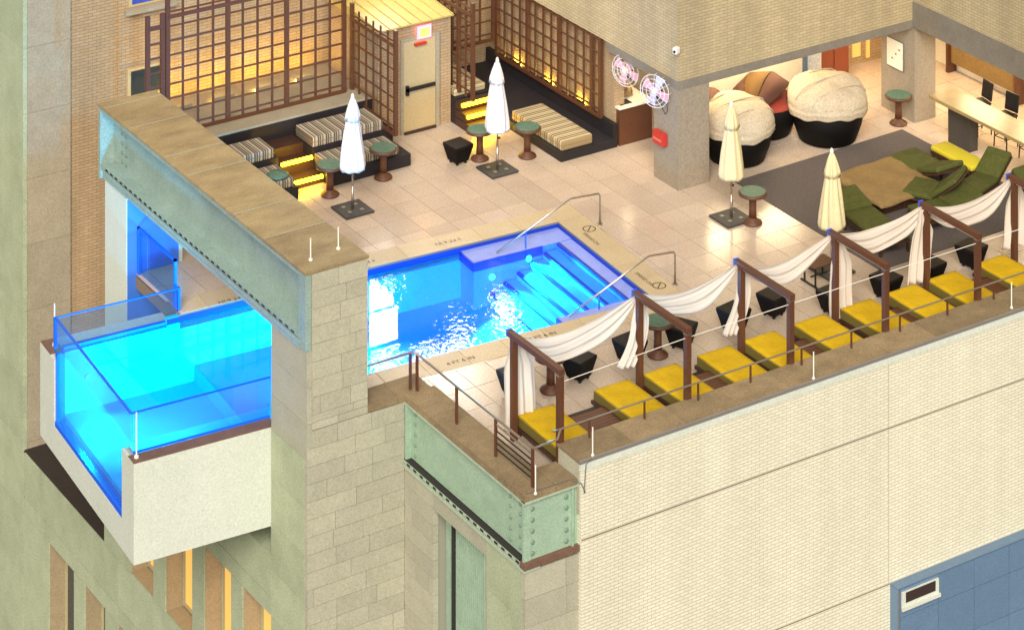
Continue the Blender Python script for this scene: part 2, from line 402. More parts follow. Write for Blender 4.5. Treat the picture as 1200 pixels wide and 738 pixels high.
# thin navy waterline tiles
for a in ((-9.2, 0, -.012, .0), (-8.7, 0, -PW, -PW + .012), (-.012, 0, -PW + .014, -.014)):
    pbox('waterline_tile', M_nose, *a, -.16, -.045)
# benches beside the stair and the stair itself
pbox('bench', M_shelf, -2.42, -.01, -.62, -.012, -1.3, -.118)
pbox('bench_edge', M_nose, -2.45, -.75, -.66, -.622, -.30, -.116)
pbox('bench_edge', M_nose, -2.46, -2.422, -.622, -.014, -.30, -.116)
pbox('bench', M_shelf, -2.05, -.01, -PW + .012, -PW + .42, -1.3, -.118)
pbox('bench_edge', M_nose, -2.09, -2.052, -PW + .014, -PW + .42, -.30, -.116)
pw0, pw1 = -PW + .422, -.66
zs = [-.118, -.26, -.40, -.54, -.68, -.82]
ps = [-.02, -.40, -.73, -1.06, -1.39, -1.72, -2.05]
for i, zt in enumerate(zs):
    pbox('step', M_shelf if i == 0 else M_tread, ps[i + 1], ps[i] - .001, pw0, pw1, FZ, zt)
    pbox('step_nosing', M_nose, ps[i + 1] - .006, ps[i + 1] + .07, pw0 + .002, pw1 - .002, zt - .05, zt + .006)
# white concrete cradle of the cantilever
XI = -8.9
pbox('cradle_floor', M_white, PE, XI + 0.1, -PW - .37, .9, -2.22, -1.66)
pbox('cradle_wall', M_white, PE, XI + .22, -PW - .37, -PW - .052, -1.66, -.33)
pbox('cradle_wall', M_white, PE, XI, .052, .9, -1.66, -.33)
pbox('cradle_post', M_white, PE, PE + .16, -PW - .05, -PW + .26, -1.66, -.33)
pbox('cradle_cap', M_flash, PE + .004, XI + .22, -PW - .366, -PW - .06, -.33, -.315)
pbox('cradle_cap', M_flash, PE + .004, PE + .3, .3, .896, -.33, -.315)
pbox('inner_sill', M_bedge, PE + .012, PE + .2, -PW + .262, .05, -1.66, -1.56)
pbox('inner_post', M_bedge, PE + .03, PE + .2, -.03, .05, -1.56, -.2)
# glass panels
gz = .44
def glass(p0, p1, q0, q1, z0, z1):
    g = pbox('glass_panel', M_glass2, p0, p1, q0, q1, z0, z1)
    pbox('glass_edge', M_bedge, p0 - .004, p1 + .004, q0 - .004, q1 + .004, z1 + .001, z1 + .022, g)
    return g
g1 = glass(PE + .06, PE + .10, -PW - .04, .2, -1.555, gz)
g2 = glass(PE + .105, XI + .22, -PW - .04, -PW - .01, -.314, gz - .002)
g3 = glass(PE + .105, XI, .16, .19, -.2, gz - .002)
pbox('corner_post', M_bedge, PE + .055, PE + .115, .2, .25, -.2, gz)
pbox('end_post', M_bedge, XI, XI + .05, .13, .22, -.03, gz + .04)
pbox('inner_curb', M_bedge, PE + .2, XI, .052, .155, -.33, -.12)
pbox('glass_base', M_bedge, PE + .11, XI + .22, -PW - .058, -PW - .042, -.313, -.27)
# depth marks and no diving marks
def text(s, size, M, m, parent, name='depth_marking'):
    cu = bpy.data.curves.new('txt', 'FONT'); cu.body = s; cu.size = size; cu.align_x = 'CENTER'; cu.align_y = 'CENTER'
    to = bpy.data.objects.new('txt', cu); COL.objects.link(to)
    me = bpy.data.meshes.new_from_object(to); bpy.data.objects.remove(to)
    me.materials.clear(); me.materials.append(m)
    o = bpy.data.objects.new(name, me); COL.objects.link(o); o.parent = parent; o.matrix_basis = M; return o
M_ink = mat('sepia_paint', (.045, .03, .012), .7)
def mark(s, px, py, rot, size=.16):
    p, q = pq(pz(px, py)); return text(s, size, Matrix.Translation((p + 5, q + 2, .0085)) @ Matrix.Rotation(rot, 4, 'Z'), M_ink, pool)
mark('4 FT 6 IN', 424, 309, math.pi); mark('3 FT 6 IN', 525, 283.5, math.pi); mark('4 FT 6 IN', 272, 351, math.pi)
mark('4 FT 6 IN', 540, 423, 0); mark('3 FT 6 IN', 636, 394, 0)
for (cxp, cyp, txp, typ) in ((690.5, 268.5, 693, 280), (772.5, 335, 755, 327)):
    p, q = pq(pz(cxp, cyp))
    m = MB()
    for k in range(24):
        a0, a1 = 2 * math.pi * k / 24, 2 * math.pi * (k + 1) / 24
        m.add([(p + 5 + r * math.cos(a), q + 2 + r * math.sin(a), .0085) for r, a in ((.15, a0), (.15, a1), (.125, a1), (.125, a0))], [(0, 3, 2, 1)])
    c_, s_ = math.cos(.8), math.sin(.8)
    m.add([(p + 5 + x * c_ - y * s_, q + 2 + x * s_ + y * c_, .0086) for x, y in ((-.13, -.012), (.13, -.012), (.13, .012), (-.13, .012))], [(0, 1, 2, 3)])
    m.build('no_diving_symbol', M_ink, pool)
    p, q = pq(pz(txp, typ)); text('NO DIVING', .125, Matrix.Translation((p + 5, q + 2, .0085)) @ Matrix.Rotation(math.pi / 2, 4, 'Z'), M_ink, pool, 'no_diving_marking')
# underwater lamps in the basin walls
def pool_lamp(p, q, z, d, e, col=(.0, .72, 1.0), size=.3):
    o = MB().lathe([(.075, 0), (.075, .015), (.06, .02)], n=14).build('pool_lamp', E_pool, pool)
    dv = Vector(d).normalized(); o.location = (p + 5, q + 2, z); o.rotation_euler = dv.to_track_quat('Z', 'Y').to_euler()
    l = bpy.data.lights.new('lamp_light', 'AREA'); l.shape = 'DISK'; l.size = size; l.energy = e; l.color = col; l.spread = R(95)
    lo = bpy.data.objects.new('lamp_light', l); COL.objects.link(lo); lo.parent = pool
    lo.location = Vector((p + 5, q + 2, z)) + dv * .05; lo.rotation_euler = (-dv).to_track_quat('Z', 'Y').to_euler()
for a in ((-10.3, -3.98, -.45, (.0, 1, .06), 170), (-6.8, -3.99, -.6, (.15, 1, -.05), 170), (-4.4, -3.99, -.55, (.9, .5, -.02), 65),
          (-2.0, -.665, -.5, (-.1, -1, -.05), 80), (-1.1, -.665, -.3, (0, -1, -.02), 60), (-6.2, -.03, -.4, (.2, -1, -.25), 130), (-10.9, -.02, -.8, (.2, -1, -.3), 25)):
    pool_lamp(*a)
water = tag(MB().add([pl(PE + .1, -PW, WZ), pl(-.004, -PW, WZ), pl(-.004, .0, WZ), pl(PE + .1, .0, WZ)], [(0, 1, 2, 3)]).build('water', M_water), kind='structure')

# ------------------------------------------------------------------ stone block walls
def courses(parent, m, face, fixed, a0, a1, z0, z1, ch, wmin, wmax, depth=.10, seed=1, gap=.0045, name='stone_block'):
    """coursed blocks on a wall; face 'Y' = wall facing -Y at Y=fixed running along X, 'X' = facing -X running along Y"""
    rr = random.Random(seed); z = z1; n = 0
    while z > z0 + .02:
        zb = max(z - ch, z0); a = a0 - (rr.random() * wmax * .6 if n % 2 else 0)
        while a < a1 - .02:
            b = a + rr.uniform(wmin, wmax)
            if a1 - b < wmin * .4: b = a1
            s0, s1 = max(a, a0) + gap, min(b, a1) - gap
            pr = rr.uniform(0, .006)
            if s1 - s0 > .05:
                if face == 'Y': bx(name, m, parent, s0, s1, fixed - pr, fixed + depth, zb + gap, z - gap)
                else: bx(name, m, parent, fixed - pr, fixed + depth, s0, s1, zb + gap, z - gap)
            a = b
        z = zb; n += 1

# ------------------------------------------------------------------ tower behind the deck
XA, YT = -8.96, 13.68
tower = empty('tower_building', (XA, YT, -34), 0, 'tall tan brick tower with stone corner rising behind the pool deck', 'building')
def T(o): o.matrix_parent_inverse = Matrix.Translation((-XA, -YT, 34)); return o
def pv(o, par):
    o.matrix_parent_inverse = Matrix.Translation(par.location).inverted() if o.parent is par else Matrix(); return o
def tb(name, m, *a): return pv(bx(name, m, tower, *a), tower)
tb('brick_wall', M_tan, -7.8, 3.5, YT + .05, YT + .4, -8, 14)
tb('brick_wall', M_tan, 3.5, 20, YT + .052, YT + .4, -2, 14)
tb('corner_core', M_mortar, XA + .08, -7.7, YT + .06, 30, -34, 14)
for k, (z0, z1) in enumerate([(-12 + 1.5 * i, -10.5 + 1.5 * i) for i in range(17)]):
    pv(bx('stone_block', M_pil, tower, XA + .105, -7.79, YT, YT + .15, z0 + .004, z1 - .004), tower)
    y = YT; j = 0
    while y < YT + 7:
        y1 = y + (1.1 if (k + j) % 2 else 1.7)
        pv(bx('stone_block', M_green, tower, XA, XA + .1, y + .004, y1 - .004, z0 + .004, z1 - .004), tower); y = y1; j += 1
tb('movement_joint', M_dark, XA + .02, XA + .3, YT - .05, YT - .004, -34, -6.17)
# windows of the tower: one half hidden by the gantry, one at the top edge, the bright ones that mirror in the pool
def twindow(x0, x1, z0, z1, gm, sill=True, split=True):
    wdw = tb('window', M_cream_door, x0 - .08, x1 + .08, YT - .02, YT + .049, z0 - .06, z1 + .06)
    def sub(n, m, *a): o = bx(n, m, wdw, *a); return pv(o, tower)
    zc = [(z0, z1)] if not split else [(z0, (z0 + z1) / 2 - .03), ((z0 + z1) / 2 + .03, z1)]
    for a, b in zc: sub('pane', gm, x0, x1, YT - .03, YT - .021, a, b)
    if sill: sub('sill', M_pil, x0 - .2, x1 + .15, YT - .14, YT - .022, z0 - .2, z0 - .065)
twindow(-6.25, -5.3, 3.48, 5.2, M_bglass)
twindow(-6.28, -5.45, .9, 1.92, M_wglass, sill=False, split=False)
twindow(.12, .92, 4.25, 5.95, E_win)
for x0 in (.12, 1.25, 2.3): twindow(x0, x0 + .8, 6.25, 7.6, E_win)

# ------------------------------------------------------------------ podium building under the deck
podium = empty('podium_building', (XA, .13, -34), 0, 'stone and cream brick building that carries the roof terrace', 'building')
def pb(name, m, *a, par=None): return pv(bx(name, m, par or podium, *a), podium)
YB, XC, YD, YR = .13, -6.84, -4.11, -4.20
core = MB()
core.box(XA + .52, XC + .5, YB + .1, 9.4, -34, -3.0); core.box(XA + .52, XC + .5, 9.4, YT + .05, -34, -6.25)
core.box(XC + .5, 17, YR + .3, YT + .04, -34, -1.75); core.box(XC + .52, 17, YR + .3, -.6, -1.75, -.32); core.box(1.2, 17, -.6, YT + .04, -1.75, -.32); core.box(-5.9, 1.2, 6.9, YT + .04, -1.75, -.32)
core.box(XA + .2, XC + .5, YB + .1, 1.2, -3.0, -.31)
core.box(XA + .2, XC + .2, YB + .1, .6, -.31, .2)
core.box(XC + .16, XC + .5, YD + .15, YB + .3, -1.3, .16)
core.box(XC + .09, XC + .49, -.9, YB + .28, -34, -1.31); core.box(XC + .09, XC + .49, YD + .16, -2.85, -34, -1.31)
core.box(XC + .12, -5.6, YD + .12, YD + .48, -34, .15)
pv(core.build('core_wall', M_mortar, podium), podium)
# window wall facing -X
b1 = [(-2.77, -3.6), (-3.6, -3.95)]
y = YB + 1.46; 
for (za, zb_) in b1:
    yy = 1.58
    while yy < 9.45:
        y1 = min(yy + 1.9, 9.5); pb('stone_slab', M_green, XA, XA + .5, yy + .005, y1 - .005, zb_ + .011, za - .011); yy = y1
for (za, zb_) in [(-6.17, -7.18), (-7.18, -7.55)]:
    yy = YB + .0
    while yy < YT - .05:
        y1 = min(yy + 2.1, YT - .05); pb('stone_slab', M_green, XA, XA + .5, yy + .005, y1 - .005, zb_ + .011, za - .011); yy = y1
def Yx(px, py): return pX(px, py, XA).y
up = [(.14, 1.58)] + [(Yx(b, 690), Yx(a, 690)) for a, b in ((270.5, 284), (225, 239), (179.5, 193.5), (122, 153))]
for y0, y1 in up: pb('pier', M_green, XA + .001, XA + .5, y0 + .003, y1 - .003, -6.166, -3.954)
lo = [(Yx(319, 725), Yx(300, 725))] if False else []
edges = [(27.5, 57), (86.5, 99), (123, 138), (160, 176), (196, 212), (232, 250)]
for a, b in edges:
    pb('pier', M_green, XA + .001, XA + .5, Yx(b, 720) + .003, Yx(a, 720) - .003, -13, -7.554)
pb('pier', M_green, XA + .001, XA + .5, YB + .14, Yx(252, 720), -13, -7.554)
pb('sill_band', M_green, XA - .0, XA + .5, YB, YT - .05, -14, -13.004)
M_reveal = mat('warm_lit_reveal', (.36, .275, .16), .85, .5, 3, col2=(.27, .205, .115))  # tan colour holds the warm window light on the reveals
def fwin(y0, y1, z0, z1, lit, fr=.13):
    g = pb('window', M_cream_door, XA + .42, XA + .5, y0, y1, z0, z1)
    pb('reveal', M_reveal, XA + .03, XA + .389, y1 - .012, y1 - .001, z0, z1, par=g); pb('inner_sill', M_reveal, XA + .03, XA + .389, y0 + .002, y1 - .013, z0 - .004, z0 + .012, par=g)
    pb('pane', E_warm if lit else M_wglass, XA + .405, XA + .419, y0 + fr, y1 - fr, z0 + fr, z1 - fr, par=g)
    pb('mullion', M_cream_door, XA + .39, XA + .404, (y0 + y1) / 2 - .03, (y0 + y1) / 2 + .03, z0 + fr, z1 - fr, par=g)
ups = sorted(up)
for (a, b), (c, d) in zip(ups[:-1], ups[1:]): fwin(b, c, -6.16, -3.96, True)
pb('terrace_floor', mat('shaded_floor', (.028, .017, .012), .9, .6, 4), XA + .03, -7.0, ups[-1][1], YT - .01, -6.168, -6.14)  # near-black colour paints the shade on the terrace floor below the pool box
pes = sorted([(Yx(b, 720), Yx(a, 720)) for a, b in edges])
for (a, b), (c, d) in zip(pes[:-1], pes[1:]):
    pb('window_sill', M_flash, XA + .01, XA + .4, b + .004, c - .004, -10.15, -10.05)
    fwin(b, c, -10.0, -7.56, False); pb('stone_slab', M_green, XA + .05, XA + .5, b + .004, c - .004, -13, -10.16)
# S1 wall facing -Y and its corner pier
courses(podium, M_lime, 'Y', YB, XA, XC, -8.2, .20, .33, .5, 1.15, seed=3)
courses(podium, M_green, 'X', XA, YB + .105, 1.57, -6.0, -.34, .9, .8, 1.5, seed=5, depth=.12)
for o in [o for o in podium.children if o.name.startswith('stone_block')]: pv(o, podium)
# steel beam wall (facing -X) carrying the terrace edge
beam = pb('steel_web', M_steelg, XC + .10, XC + .14, YD + .02, YB - .0, -.86, .19)
pb('beam_flange', M_sflange, XC - .02, XC + .3, YD - .02, YB - .003, .17, .22)
pb('beam_flange', M_sflange, XC - .03, XC + .3, YD - .03, YB - .003, -.95, -.90)
pb('beam_flange', M_dark, XC - .015, XC + .3, YD - .02, YB - .003, -.90, -.875)
pb('beam_flange', M_sflange, XC - .05, XC + .3, YD - .04, YB - .003, -1.02, -.975)
for y0 in (YB - .08, YD + .02): pb('stiffener', M_steelg, XC - .015, XC + .1, y0, y0 + .05, -.872, .168)
def bolt(x, y, z, ax, r=.035):
    m = MB().lathe([(r, 0), (r, .018), (r * .6, .03)], n=8)
    M = Matrix.Translation((x, y, z)) @ (Matrix.Rotation(R(-90), 4, 'Y') if ax == 'X' else Matrix.Rotation(R(90), 4, 'X'))
    m.v = [tuple(M @ Vector(v)) for v in m.v]; return m.build('bolt', m_bolt, podium)
m_bolt = mat('bolt_sage', (.17, .24, .18), .5)
for z in (-.75, -.55, -.35, -.15, .03):
    for yy in (YB - .25, YD + .30, YD + .62): pv(bolt(XC + .10, yy, z, 'X'), podium)
k = 0
for i in range(17):
    yy = YD + .15 + i * .24
    pb('flange_slot', M_black, XC - .035, XC - .029, yy, yy + .11, -.945, -.905)
# short steel return (facing -Y)
pb('steel_web', M_steelg, XC + .02, -5.69, YD + .03, YD + .08, -.86, .19)
pb('stiffener', M_steelg, -5.84, -5.80, YD - .02, YD + .03, -.86, .19)
pb('beam_flange', M_sflange, XC - .02, -5.70, YD - .04, YD + .1, .2, .235)
pb('sloped_flashing', M_flash, XC - .05, -5.70, YD - .06, YD + .1, -.97, -.862)
for z in (-.75, -.55, -.35, -.15, .05):
    for xx in (XC + .17, -5.94): pv(bolt(xx, YD + .03, z, 'Y', .045), podium)
courses(podium, M_lime, 'Y', YD, XC, -5.69, -7, -1.03, .5, .6, 1.2, seed=9)
# stone below the beam with the recessed green louvred opening
courses(podium, M_lime, 'X', XC, -.93, YB - .005, -7, -1.03, .33, .4, .9, seed=11, depth=.12)
courses(podium, M_green, 'X', XC, YD + .105, -2.82, -7, -1.03, .9, .8, 1.4, seed=12, depth=.12)
pb('lintel', M_lime, XC, XC + .3, -2.815, -.935, -1.36, -1.025)
for o in [o for o in podium.children if o.name.startswith('stone_block') and o.matrix_parent_inverse == Matrix()]: pv(o, podium)
lv = pb('louvre_window', M_steelg, XC + .28, XC + .34, -2.8, -.94, -7, -1.37)
pb('frame', M_sflange, XC + .2, XC + .279, -2.46, -2.40, -7, -1.37, par=lv)
pb('frame', M_dark, XC + .2, XC + .279, -1.32, -1.26, -7, -1.37, par=lv)
for i in range(15):
    yy = -2.38 + i * .07; pb('slat', M_steelg, XC + .24, XC + .279, yy, yy + .045, -7, -1.375, par=lv)
# cream brick wall, its joints and the parapet
pb('brick_wall', M_brick, -5.69, 17, YR, YR + .3, -34, .49)
for z in (-.78, -5.9): pb('movement_joint', M_grout, -5.685, 17, YR - .004, YR - .001, z, z + .025)
for za_, zb2 in ((-3.785, -.781), (-.754, .488)): pb('movement_joint', mat('pale_joint', (.42, .37, .27), .9), 1.53, 1.545, YR - .004, YR - .001, za_, zb2)
pb('movement_joint', M_grout, -5.685, 1.565, YR - .004, YR - .001, -3.81, -3.79)
pb('parapet_edge', M_white, -5.71, 17, YR - .02, YR + .3, .491, .62)
pb('parapet_end', M_lime, -5.72, -5.6, YR + .03, -3.5, -.3, .615)
pb('parapet_core', M_lime, -5.6, 17, YR + .31, -3.5, -.3, .612)
x = -5.73
while x < 17:
    x1 = x + 1.22; pb('coping_slab', M_brown, x + .004, x1 - .004, YR + .021, -3.44, .62, .66); x = x1
pb('cap_flashing', mat('grey_metal', (.33, .30, .28), .4, metal=.5), -5.73, 17, YR - .03, YR + .018, .621, .675)
# curb slabs on the pool side corner
def curb(x0, x1, y0, y1): pb('curb_slab', M_brown, x0 + .004, x1 - .004, y0 + .004, y1 - .004, .225, .35)
curb(XA + 1.3, -7.0, YB - .03, .70); curb(-7.0, -6.27, YB - .03, .70)
yy = YB - .03
while yy > YD: y1 = max(yy - .95, YD - .04); curb(XC - .03, -6.2, y1, yy); yy = y1
curb(-6.2, -5.74, YD - .04, -3.45)
pb('curb_core', M_lime, XA + 1.35, -6.3, YB + .1, .66, -.3, .224); pb('curb_core', M_lime, XC + .35, -6.24, YD + .15, YB + .1, -.3, .224)
# blue metal clad bay low on the brick wall
bay = pb('panel_bay', M_grout, 1.6, 17, YR - .2, YR - .002, -34, -3.815)
pb('top_panel', M_bpanel, 1.57, 17, YR - .235, YR - .002, -3.81, -3.79, par=bay)
xs = [1.64, 2.61, 3.545, 4.47, 5.4, 6.33]
zs_ = [-3.82, -4.38, -5.2, -6.02]
for i in range(5):
    for j in range(3): pb('metal_panel', M_bpanel, xs[i] + .006, xs[i + 1] - .006, YR - .23, YR - .205, zs_[j + 1] + .006, zs_[j] - .006, par=bay)
pb('side_panel', M_bpanel, 1.575, 1.598, YR - .225, YR - .003, -8, -3.82, par=bay)
vent = pb('louvre_vent', M_white, 1.66, 2.60, YR - .262, YR - .232, -4.20, -3.88)
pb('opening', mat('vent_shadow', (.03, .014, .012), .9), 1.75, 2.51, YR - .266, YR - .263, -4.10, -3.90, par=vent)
pb('frame_lip', M_white, 1.64, 2.62, YR - .30, YR - .264, -4.23, -4.165, par=vent)
# ------------------------------------------------------------------ steel gantry across the pool
GZ, GY0, GY1, GX1 = 3.19, .13, 9.5, -7.65
gan = empty('pool_gantry', (XA, GY0, 0), 0, 'turquoise steel portal with broad brown stone top standing over the pool', 'gantry')
def gb(name, m, *a, par=None): return pv(bx(name, m, par or gan, *a), gan)
# cap slabs
y = GY0; k = 0
while y < GY1 - .01:
    y1 = min(y + [1.7, 1.25, 2.1, 1.05][k % 4], GY1); gb('cap_slab', M_brownb, XA - .04, GX1 + .03, y + .003, y1 - .003, GZ - .05, GZ + random.uniform(0, .004)); y = y1; k += 1
    if y < GY1 - .1: gb('cap_joint', M_lime, XA - .03, GX1 + .02, y - .012, y + .012, GZ + .0045, GZ + .009)
gb('beam_web', M_steel, XA + .30, XA + .34, GY0 + .32, GY1 - .02, 1.93, GZ - .14)
gb('top_flange', M_steel, XA - .02, XA + .5, GY0 + .21, GY1, GZ - .14, GZ - .052)
gb('bottom_flange', M_steel, XA - .03, XA + .5, GY0 + .215, GY1 - .3, 1.88, 1.93)
gb('bottom_flange', M_dark, XA - .015, XA + .5, GY0 + .22, GY1 - .3, 1.855, 1.88)
gb('bottom_flange', M_steel, XA - .05, XA + .5, GY0 + .216, GY1 - .3, 1.78, 1.853)
gb('bottom_flange', M_steel, XA - .05, XA + .5, GY0 + .217, GY1 - .3, 1.70, 1.765)
for i in range(36):
    yy = GY0 + .45 + i * .24
    gb('flange_slot', M_black, XA - .036, XA - .0305, yy, yy + .12, 1.888, 1.922)
gb('beam_body', M_soffit, XA + .5, GX1, GY0 + .36, GY1 - .02, 1.72, GZ - .055)
gb('end_plate', M_steel, XA - .02, XA + .33, GY0 + .2, GY0 + .30, 1.70, GZ - .142)
gb('end_plate', M_steel, XA - .02, XA + .33, GY1 - .10, GY1 - .015, 1.60, GZ - .142)
m_bolt = mat('bolt_steel', (.14, .20, .17), .5)
for z in (2.05, 2.25, 2.45, 2.65, 2.85):
    for yy in (GY1 - .55, GY1 - .75, GY0 + .45):
        o = bolt(XA + .30, yy, z, 'X', .04); o.parent = gan; pv(o, gan)
# columns
nc = MB().box(XA + .102, GX1 - .11, GY0 + .09, 1.55, -.3, 1.69).box(XA + .36, GX1 - .11, GY0 + .09, .48, 1.69, GZ - .056).build('near_column', M_mortar, gan); pv(nc, gan); nc.name = 'column'
courses(nc, M_lime, 'Y', GY0, XA + .105, GX1, .352, GZ - .056, .33, .5, .95, seed=21)
courses(nc, M_lime, 'Y', GY0, XA + .105, GX1, .21, .352, .15, .5, .95, seed=21)
courses(nc, M_lime, 'X', XA, GY0 + .0, 1.56, -.34, 1.695, .68, .8, 1.5, seed=22, depth=.104)
gb('column_edge', M_steel, XA - .022, XA + .10, GY0 + .02, GY0 + .19, 1.70, GZ - .06)
for o in nc.children: pv(o, gan)
fc = gb('column', M_white, XA, GX1, 8.12, 9.2, -3.0, 1.695)
gb('column_facing', mat('pool_lit_facing', (.05, .16, .55), .5), XA + .02, GX1 - .1, 8.10, 8.118, -3, 1.6)  # blue light from the pool is painted into this facing
for px, py in ((364, 305), (396.5, 292)):
    b = pz(px, py, GZ)
    tag(MB().tube([(b.x, b.y, GZ), (b.x, b.y, GZ + .42)], .014, 6).lathe([(.04, GZ), (.04, GZ + .03)], (b.x, b.y, 0), 8).build('lightning_rod', M_rod),
        'thin white rod on the gantry top ' + ('beside its steel side' if px < 380 else 'beside its deck side'), 'rod', 'lightning rods')

# ------------------------------------------------------------------ pavilion building over the columns
pav = empty('pavilion_building', (3.3, 5.15, 0), 0, 'brick upper storey on square columns with lit lounge beneath', 'building')
def vb(name, m, *a, par=None): return pv(bx(name, m, par or pav, *a), pav)
XV, YV, ZS = 3.3, 5.17, 2.27
vb('brick_wall', M_pav, XV, 10.25, YV, YV + .3, 2.47, 14)
vb('brick_wall', M_pav, XV, XV + .3, YV + .301, YT, 2.47, 14)
vb('stone_band', M_soffit, XV - .004, 10.252, YV - .01, YV + .32, ZS, 2.468)
vb('stone_band', M_soffit, XV - .012, XV + .3, YV + .321, 8.0, ZS, 2.468)
vb('brick_wall', M_pav, 10.25, 10.6, -6, YV - .002, 2.92, 14)
vb('stone_band', M_soffit, 10.242, 10.62, -6, YV - .013, 2.30, 2.918)
vb('soffit', mat('soffit_plaster', (.5, .44, .34), .8), XV + .3, 17, YV + .32, YT, 2.3, 2.45)
vb('soffit', mat('soffit_plaster', (.5, .44, .34), .8), 10.62, 17, -6, YV + .32, 2.32, 2.45)
pw_ = vb('lit_window', M_cream_door, XV - .02, XV - .001, 11.74, 12.96, 4.99, 5.81)
vb('pane', E_win, XV - .03, XV - .021, 11.8, 12.9, 5.05, 5.75, par=pw_)
vb('column', M_colm, XV, 4.18, YV, 6.1, 0, ZS - .002)
vb('column', M_colm, 10.27, 10.93, 5.12, 6.34, 0, ZS - .002)
vb('brick_wall', M_tan, 3.52, 3.8, 8.0, YT, 0, 2.46)
# walls inside
vb('lounge_wall', M_plaster, 4.6, 8.75, 7.5, 7.7, 0, 2.29)
vb('lounge_wall', M_plaster, 4.6, 17, 10.4, 10.6, 0, 2.29)
vb('wall_end', M_bpanel, 8.76, 8.9, 7.48, 7.7, 0, 2.29)
vb('brick_wall', M_tan, 10.9, 12.4, 8.7, 8.9, 0, 2.29)
vb('lounge_wall', M_plaster, 13.3, 13.5, -6, 10.4, 0, 2.31)
vb('wood_screen', M_khaki, 13.1, 13.29, 4.6, 7.0, .25, 1.25)
for yy in (4.55, 7.0): vb('screen_post', M_wood, 13.0, 13.28, yy, yy + .09, 0, 1.3)
for i in range(8): vb('louvre_slat', M_wood, 12.2, 12.3, 7.4, 8.69, 1.0 + i * .14, 1.08 + i * .14)
vb('door_panel', E_warm, 11.3, 11.55, 8.66, 8.699, .2, 1.7); vb('door_panel', E_warm, 11.75, 11.85, 8.66, 8.699, .1, 1.9)
for x0, y0, x1, y1 in ((5.0, 6.6, 6.2, 7.1), (6.9, 6.6, 8.1, 7.1), (9.3, 7.4, 10.3, 8.0), (12.0, 2.2, 12.5, 3.6), (12.0, 4.2, 12.5, 5.6), (11.8, 6.6, 12.6, 7.2), (3.9, 8.3, 4.3, 8.9)):
    vb('ceiling_light', E_ceil, x0, x1, y0, y1, 2.27, 2.298 if x0 < 10.6 else 2.299)
# ------------------------------------------------------------------ stair head shed
shed = empty('stair_shed', (-.05, 11.2, 0), 0, 'small tan brick stair shed with seamed metal roof and exit door', 'shed')
def sb(name, m, *a, par=None): return pv(bx(name, m, par or shed, *a), shed)
sb('brick_wall', M_tan, -1.05, .96, 11.2, 13.6, 0, 2.56)
MBr = MB().add([(-1.1, 11.12, 2.6), (1.0, 11.12, 2.6), (1.0, 13.6, 2.78), (-1.1, 13.6, 2.78), (-1.1, 11.12, 2.56), (1.0, 11.12, 2.56), (1.0, 13.6, 2.565), (-1.1, 13.6, 2.565)], [(0, 1, 2, 3), (4, 7, 6, 5), (0, 4, 5, 1), (1, 5, 6, 2), (2, 6, 7, 3), (3, 7, 4, 0)])
rf = pv(MBr.build('roof', M_roof, shed), shed)
for i in range(8):
    xx = -1.06 + i * .29
    pv(MB().bar((xx, 11.12, 2.612), (xx, 13.6, 2.792), .03, .03).build('roof_seam', M_roof, rf), shed)
dr = sb('door', M_cream_door, -.37, .50, 11.15, 11.199, .06, 2.18)
sb('door_frame', M_pil, .505, .60, 11.12, 11.199, 0, 2.26); sb('door_frame', M_pil, -.45, -.375, 11.14, 11.199, 0, 2.26); sb('door_frame', M_pil, -.375, .505, 11.14, 11.199, 2.185, 2.26)
sb('threshold', M_wooddk, -.37, .50, 11.1, 11.149, 0, .055)
sb('panic_bar', M_black, -.33, .46, 11.08, 11.12, 1.02, 1.10, par=dr); sb('bar_mount', M_black, -.33, -.26, 11.08, 11.149, .93, 1.15, par=dr)
sb('door_closer', M_red, -.1, .22, 11.08, 11.14, 2.06, 2.12, par=dr)
sg = sb('lit_sign', E_pink, -.02, .36, 11.10, 11.13, 2.20, 2.50); sb('sign_face', E_sign, .03, .31, 11.085, 11.099, 2.245, 2.455, par=sg)

# ------------------------------------------------------------------ trellises
def trellis(label, A, B, z0, z1, n, posts, step=.33, rails=(), depth=.05, loc=None):
    """lattice between plan points A and B: posts, upright battens and cross battens, each its own part"""
    A, B = Vector((*A, 0)), Vector((*B, 0)); d = (B - A); L = d.length; d.normalize()
    t = empty('trellis', (A.x, A.y, z0), math.atan2(d.y, d.x), label, 'trellis', 'wooden trellises')
    for i in range(n + 1):
        x = L * i / n; w = .05 if i in posts else .026
        MB().box(x - w, x + w, -.04 if i in posts else -.02, .04 if i in posts else .012, 0, z1 - z0 + (.1 if i in posts else 0)).build('post' if i in posts else 'batten', M_wood, t)
    z = step * .6
    while z < z1 - z0:
        MB().box(0, L, -.034, -.021, z - .022, z + .022).build('cross_batten', M_wood, t); z += step
    for r in rails: MB().box(0, L, -.06, -.041, r - z0 - .045, r - z0 + .045).build('rail', M_wood, t)
    return t
YL = 11.95
xA = pY(173, 60, YL).x; xB = pY(403, 60, YL).x
trellis('tall brown wooden trellis against the brick wall behind the striped cushions', (xA + .5, YL), (xB, YL), .99, 4.6, 12, (0, 4, 8, 12), rails=(1.05, 3.72))
trellis('short end bay of brown trellis reaching past the gantry top', (xA, YL), (xA + .37, YL), .99, 3.72, 1, (0, 1), rails=(3.55,))
trellis('trellis standing along the shed side above the cushions', (-1.3, 12.0), (-1.3, 9.95), .62, 2.95, 6, (0, 6), rails=(.66, 2.7))
trellis('narrow red lit trellis beside the glowing steps', (1.12, 13.0), (1.12, 10.45), .72, 2.95, 8, (0, 6, 8), rails=(2.75,))
trellis('dim trellis in the corner between shed and side wall', (1.3, 12.98), (3.3, 12.98), .9, 4.6, 5, (0, 5), rails=(.95,))
